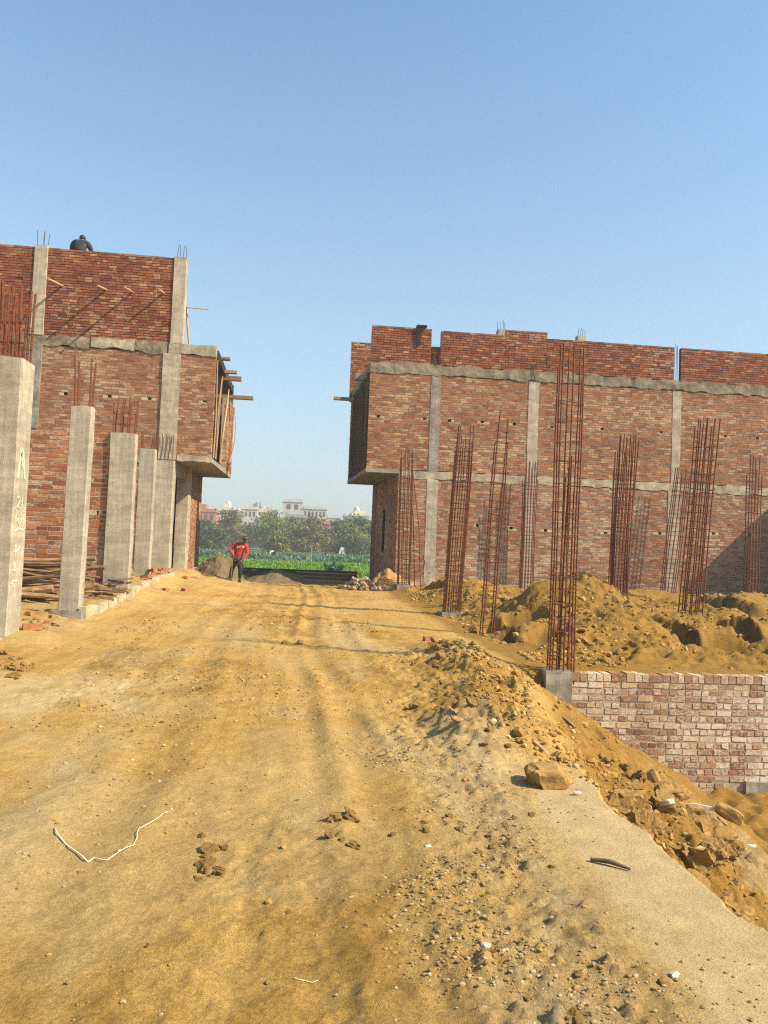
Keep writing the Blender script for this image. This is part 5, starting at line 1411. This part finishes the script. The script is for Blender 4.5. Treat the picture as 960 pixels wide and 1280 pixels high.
# ------------------------------------------------------------------ far buildings
M['far_cream'] = simple('cream_plaster', (.60, .53, .40), .9, .12, .4)
M['far_white'] = simple('white_plaster', (.52, .45, .36), .9, .1, .4)
M['far_grey'] = simple('grey_plaster', (.46, .42, .36), .9, .15, .3)
M['far_dark'] = simple('dark_plaster', (.28, .26, .24), .9, .15, .3)
M['far_red'] = simple('red_plaster', (.40, .14, .09), .9, .2, .5)
M['far_window'] = simple('window_dark', (.05, .055, .06), .4, .2, 1)
def block(label, px0, px1, ptop, Y, mat, win=(3, 2), steps=(), tank=False, depth=10):
    a, b_ = P(px0, ptop, Y), P(px1, ptop, Y); zt = (a.z + b_.z) / 2
    root = empty('house', label, 'building', ((a.x + b_.x) / 2, Y, -.3), 'buildings on the horizon')
    mb = MB(); mb.box(a.x, b_.x, Y, Y + depth, -.5, zt); mb.box(a.x - .25, b_.x + .25, Y - .25, Y + depth, zt - .9, zt - .65)
    mb.build('wall', M[mat], root)
    for (p0, p1, pt) in steps:
        c, d = P(p0, pt, Y + 2), P(p1, pt, Y + 2); mb = MB(); mb.box(c.x, d.x, Y + 1.5, Y + depth - 2, zt + .003, c.z); mb.build('roof_room', M[mat], root)
    nc, nr = win; w = (b_.x - a.x) / (nc * 2 + 1)
    for j in range(nr):
        for i in range(nc):
            z1 = zt - 1.6 - 3.3 * j; x0 = a.x + w * (2 * i + 1); w2 = min(w, 1.6); x0 += (w - w2) / 2
            mb = MB(); mb.box(x0, x0 + w2, Y - .06, Y + .06, z1 - 1.5, z1); mb.build('window', M['far_window'], root)
    if tank:
        mb = MB(); cx = a.x + (b_.x - a.x) * .3; mb.tube([(cx, Y + 3, zt), (cx, Y + 3, zt + 1.3), (cx, Y + 3, zt + 1.8), (cx, Y + 3, zt + 2.)], [.9, .9, .6, .3], 10); mb.build('water_tank', M['far_white'], root)
block('red brick house at the far left behind the trees', 246, 270, 636, 225, 'far_red', (3, 1), [(250, 258, 630)])
block('cream house with a white water tank right of the red house', 278, 299, 634, 240, 'far_cream', (2, 2), [(279, 287, 629)], True)
block('low dark grey house between the cream and white houses', 289, 303, 640, 232, 'far_dark', (2, 1))
block('bright white house with roof rooms left of the big grey building', 299, 322, 633, 245, 'far_white', (4, 2), [(316, 321, 629), (302, 309, 631)])
block('stepped white house next to the bright white house', 323, 347, 637, 250, 'far_white', (4, 2), [(325, 330, 632), (338, 342, 633)])
block('tall pale grey building with a flat top in the centre', 354, 378, 624, 240, 'far_grey', (2, 2))
block('long pale grey building joined to the right of the tall one', 378.5, 409, 633, 240, 'far_grey', (6, 3))
block('dark weathered house in front of the tall grey building', 357, 385, 643, 215, 'far_dark', (3, 1))
block('low pale house below the long grey building', 385.5, 404, 648, 212, 'far_white', (3, 1))
block('red brick house half hidden by the brownish trees', 398, 413, 651, 200, 'far_red', (2, 1))
block('small grey house right of the long grey building', 409.5, 424, 644, 245, 'far_grey', (2, 1))
block('cream house with a yellowish wall left of the domed one', 431, 440, 642, 235, 'far_cream', (2, 1))
block('cream house with white water tank at the right end', 440, 462, 641, 230, 'far_cream', (3, 1), [(443, 458, 638.5)], True)
block('low grey house in the row below the white houses', 318, 356, 647, 225, 'far_dark', (6, 1))
for (px, pt, Y, lab) in ((321, 627, 245, 'left of two thin masts on the white house'), (325, 627.5, 250, 'right of two thin masts on the white house')):
    q = P(px, pt, Y); mb = MB(); mb.box(q.x - .25, q.x + .25, Y + 1, Y + 1.5, 8, q.z); o = mb.build('mast', M['far_dark'], None, (q.x, Y, 8)); tag(o, lab, 'mast', 'masts on the white houses')

# ================================================================== light and air
SUN = Vector((1.0, -.47, .95)).normalized()
el = math.asin(SUN.z); az = math.atan2(SUN.x, SUN.y)
sun = bpy.data.lights.new('sun', 'SUN'); sun.energy = 5.0; sun.angle = math.radians(.53); sun.color = (1.0, .885, .69)
so = bpy.data.objects.new('sun', sun); COL.objects.link(so)
so.rotation_euler = (-SUN).to_track_quat('-Z', 'Y').to_euler()
so.location = (20, -12, 25)
W = bpy.data.worlds.new('World'); SC.world = W; W.use_nodes = True
nt = W.node_tree; bg = nt.nodes['Background']; t = NT(nt)
sky = nt.nodes.new('ShaderNodeTexSky'); sky.sky_type = 'NISHITA'; sky.sun_disc = False
sky.sun_elevation = el; sky.sun_rotation = az; sky.air_density = 1.0; sky.dust_density = 1.1; sky.ozone_density = 1.3; sky.altitude = 200
gen = t.n.new('ShaderNodeTexCoord').outputs['Generated']
zz = t.n.new('ShaderNodeSeparateXYZ'); t.l(gen, zz.inputs[0])
hf = t.ramp(zz.outputs['Z'], [(0.0, .92), (.06, .82), (.2, .50), (.42, .20), (.7, .04)], 'B_SPLINE')       # dusty layer low in the sky
t.l(t.mix(hf, t.mix(1., sky.outputs[0], (.82, 1.21, 1.28), 'MULTIPLY'), (3.2, 3.4, 3.42)), bg.inputs[0]); bg.inputs[1].default_value = .115
# hazy air over the whole place
mb = MB(); mb.box(-160, 160, -60, 330, -2, 24)
hz = mb.build('haze', bpy.data.materials.new('haze_air')); tag(hz, kind='stuff')
hm = hz.data.materials[0]; hm.use_nodes = True; hn = hm.node_tree; hn.nodes.clear()
ho = hn.nodes.new('ShaderNodeOutputMaterial'); pv = hn.nodes.new('ShaderNodeVolumePrincipled')
pv.inputs['Color'].default_value = (.92, .89, .83, 1); pv.inputs['Density'].default_value = .0015; pv.inputs['Anisotropy'].default_value = .2
hn.links.new(pv.outputs[0], ho.inputs['Volume'])

vs_ = SC.view_settings; vs_.view_transform = 'Standard'; vs_.look = 'None'; vs_.gamma = 1; vs_.use_curve_mapping = False; vs_.exposure = 0.80
SC.display_settings.display_device = 'sRGB'
SC.cycles.max_bounces = 5; SC.cycles.diffuse_bounces = 3; SC.cycles.glossy_bounces = 2; SC.cycles.transmission_bounces = 2; SC.cycles.volume_bounces = 0
SC.cycles.use_denoising = False; SC.cycles.filter_width = 1.15; SC.cycles.denoiser = 'OPENIMAGEDENOISE'; SC.cycles.denoising_input_passes = 'RGB_ALBEDO_NORMAL'
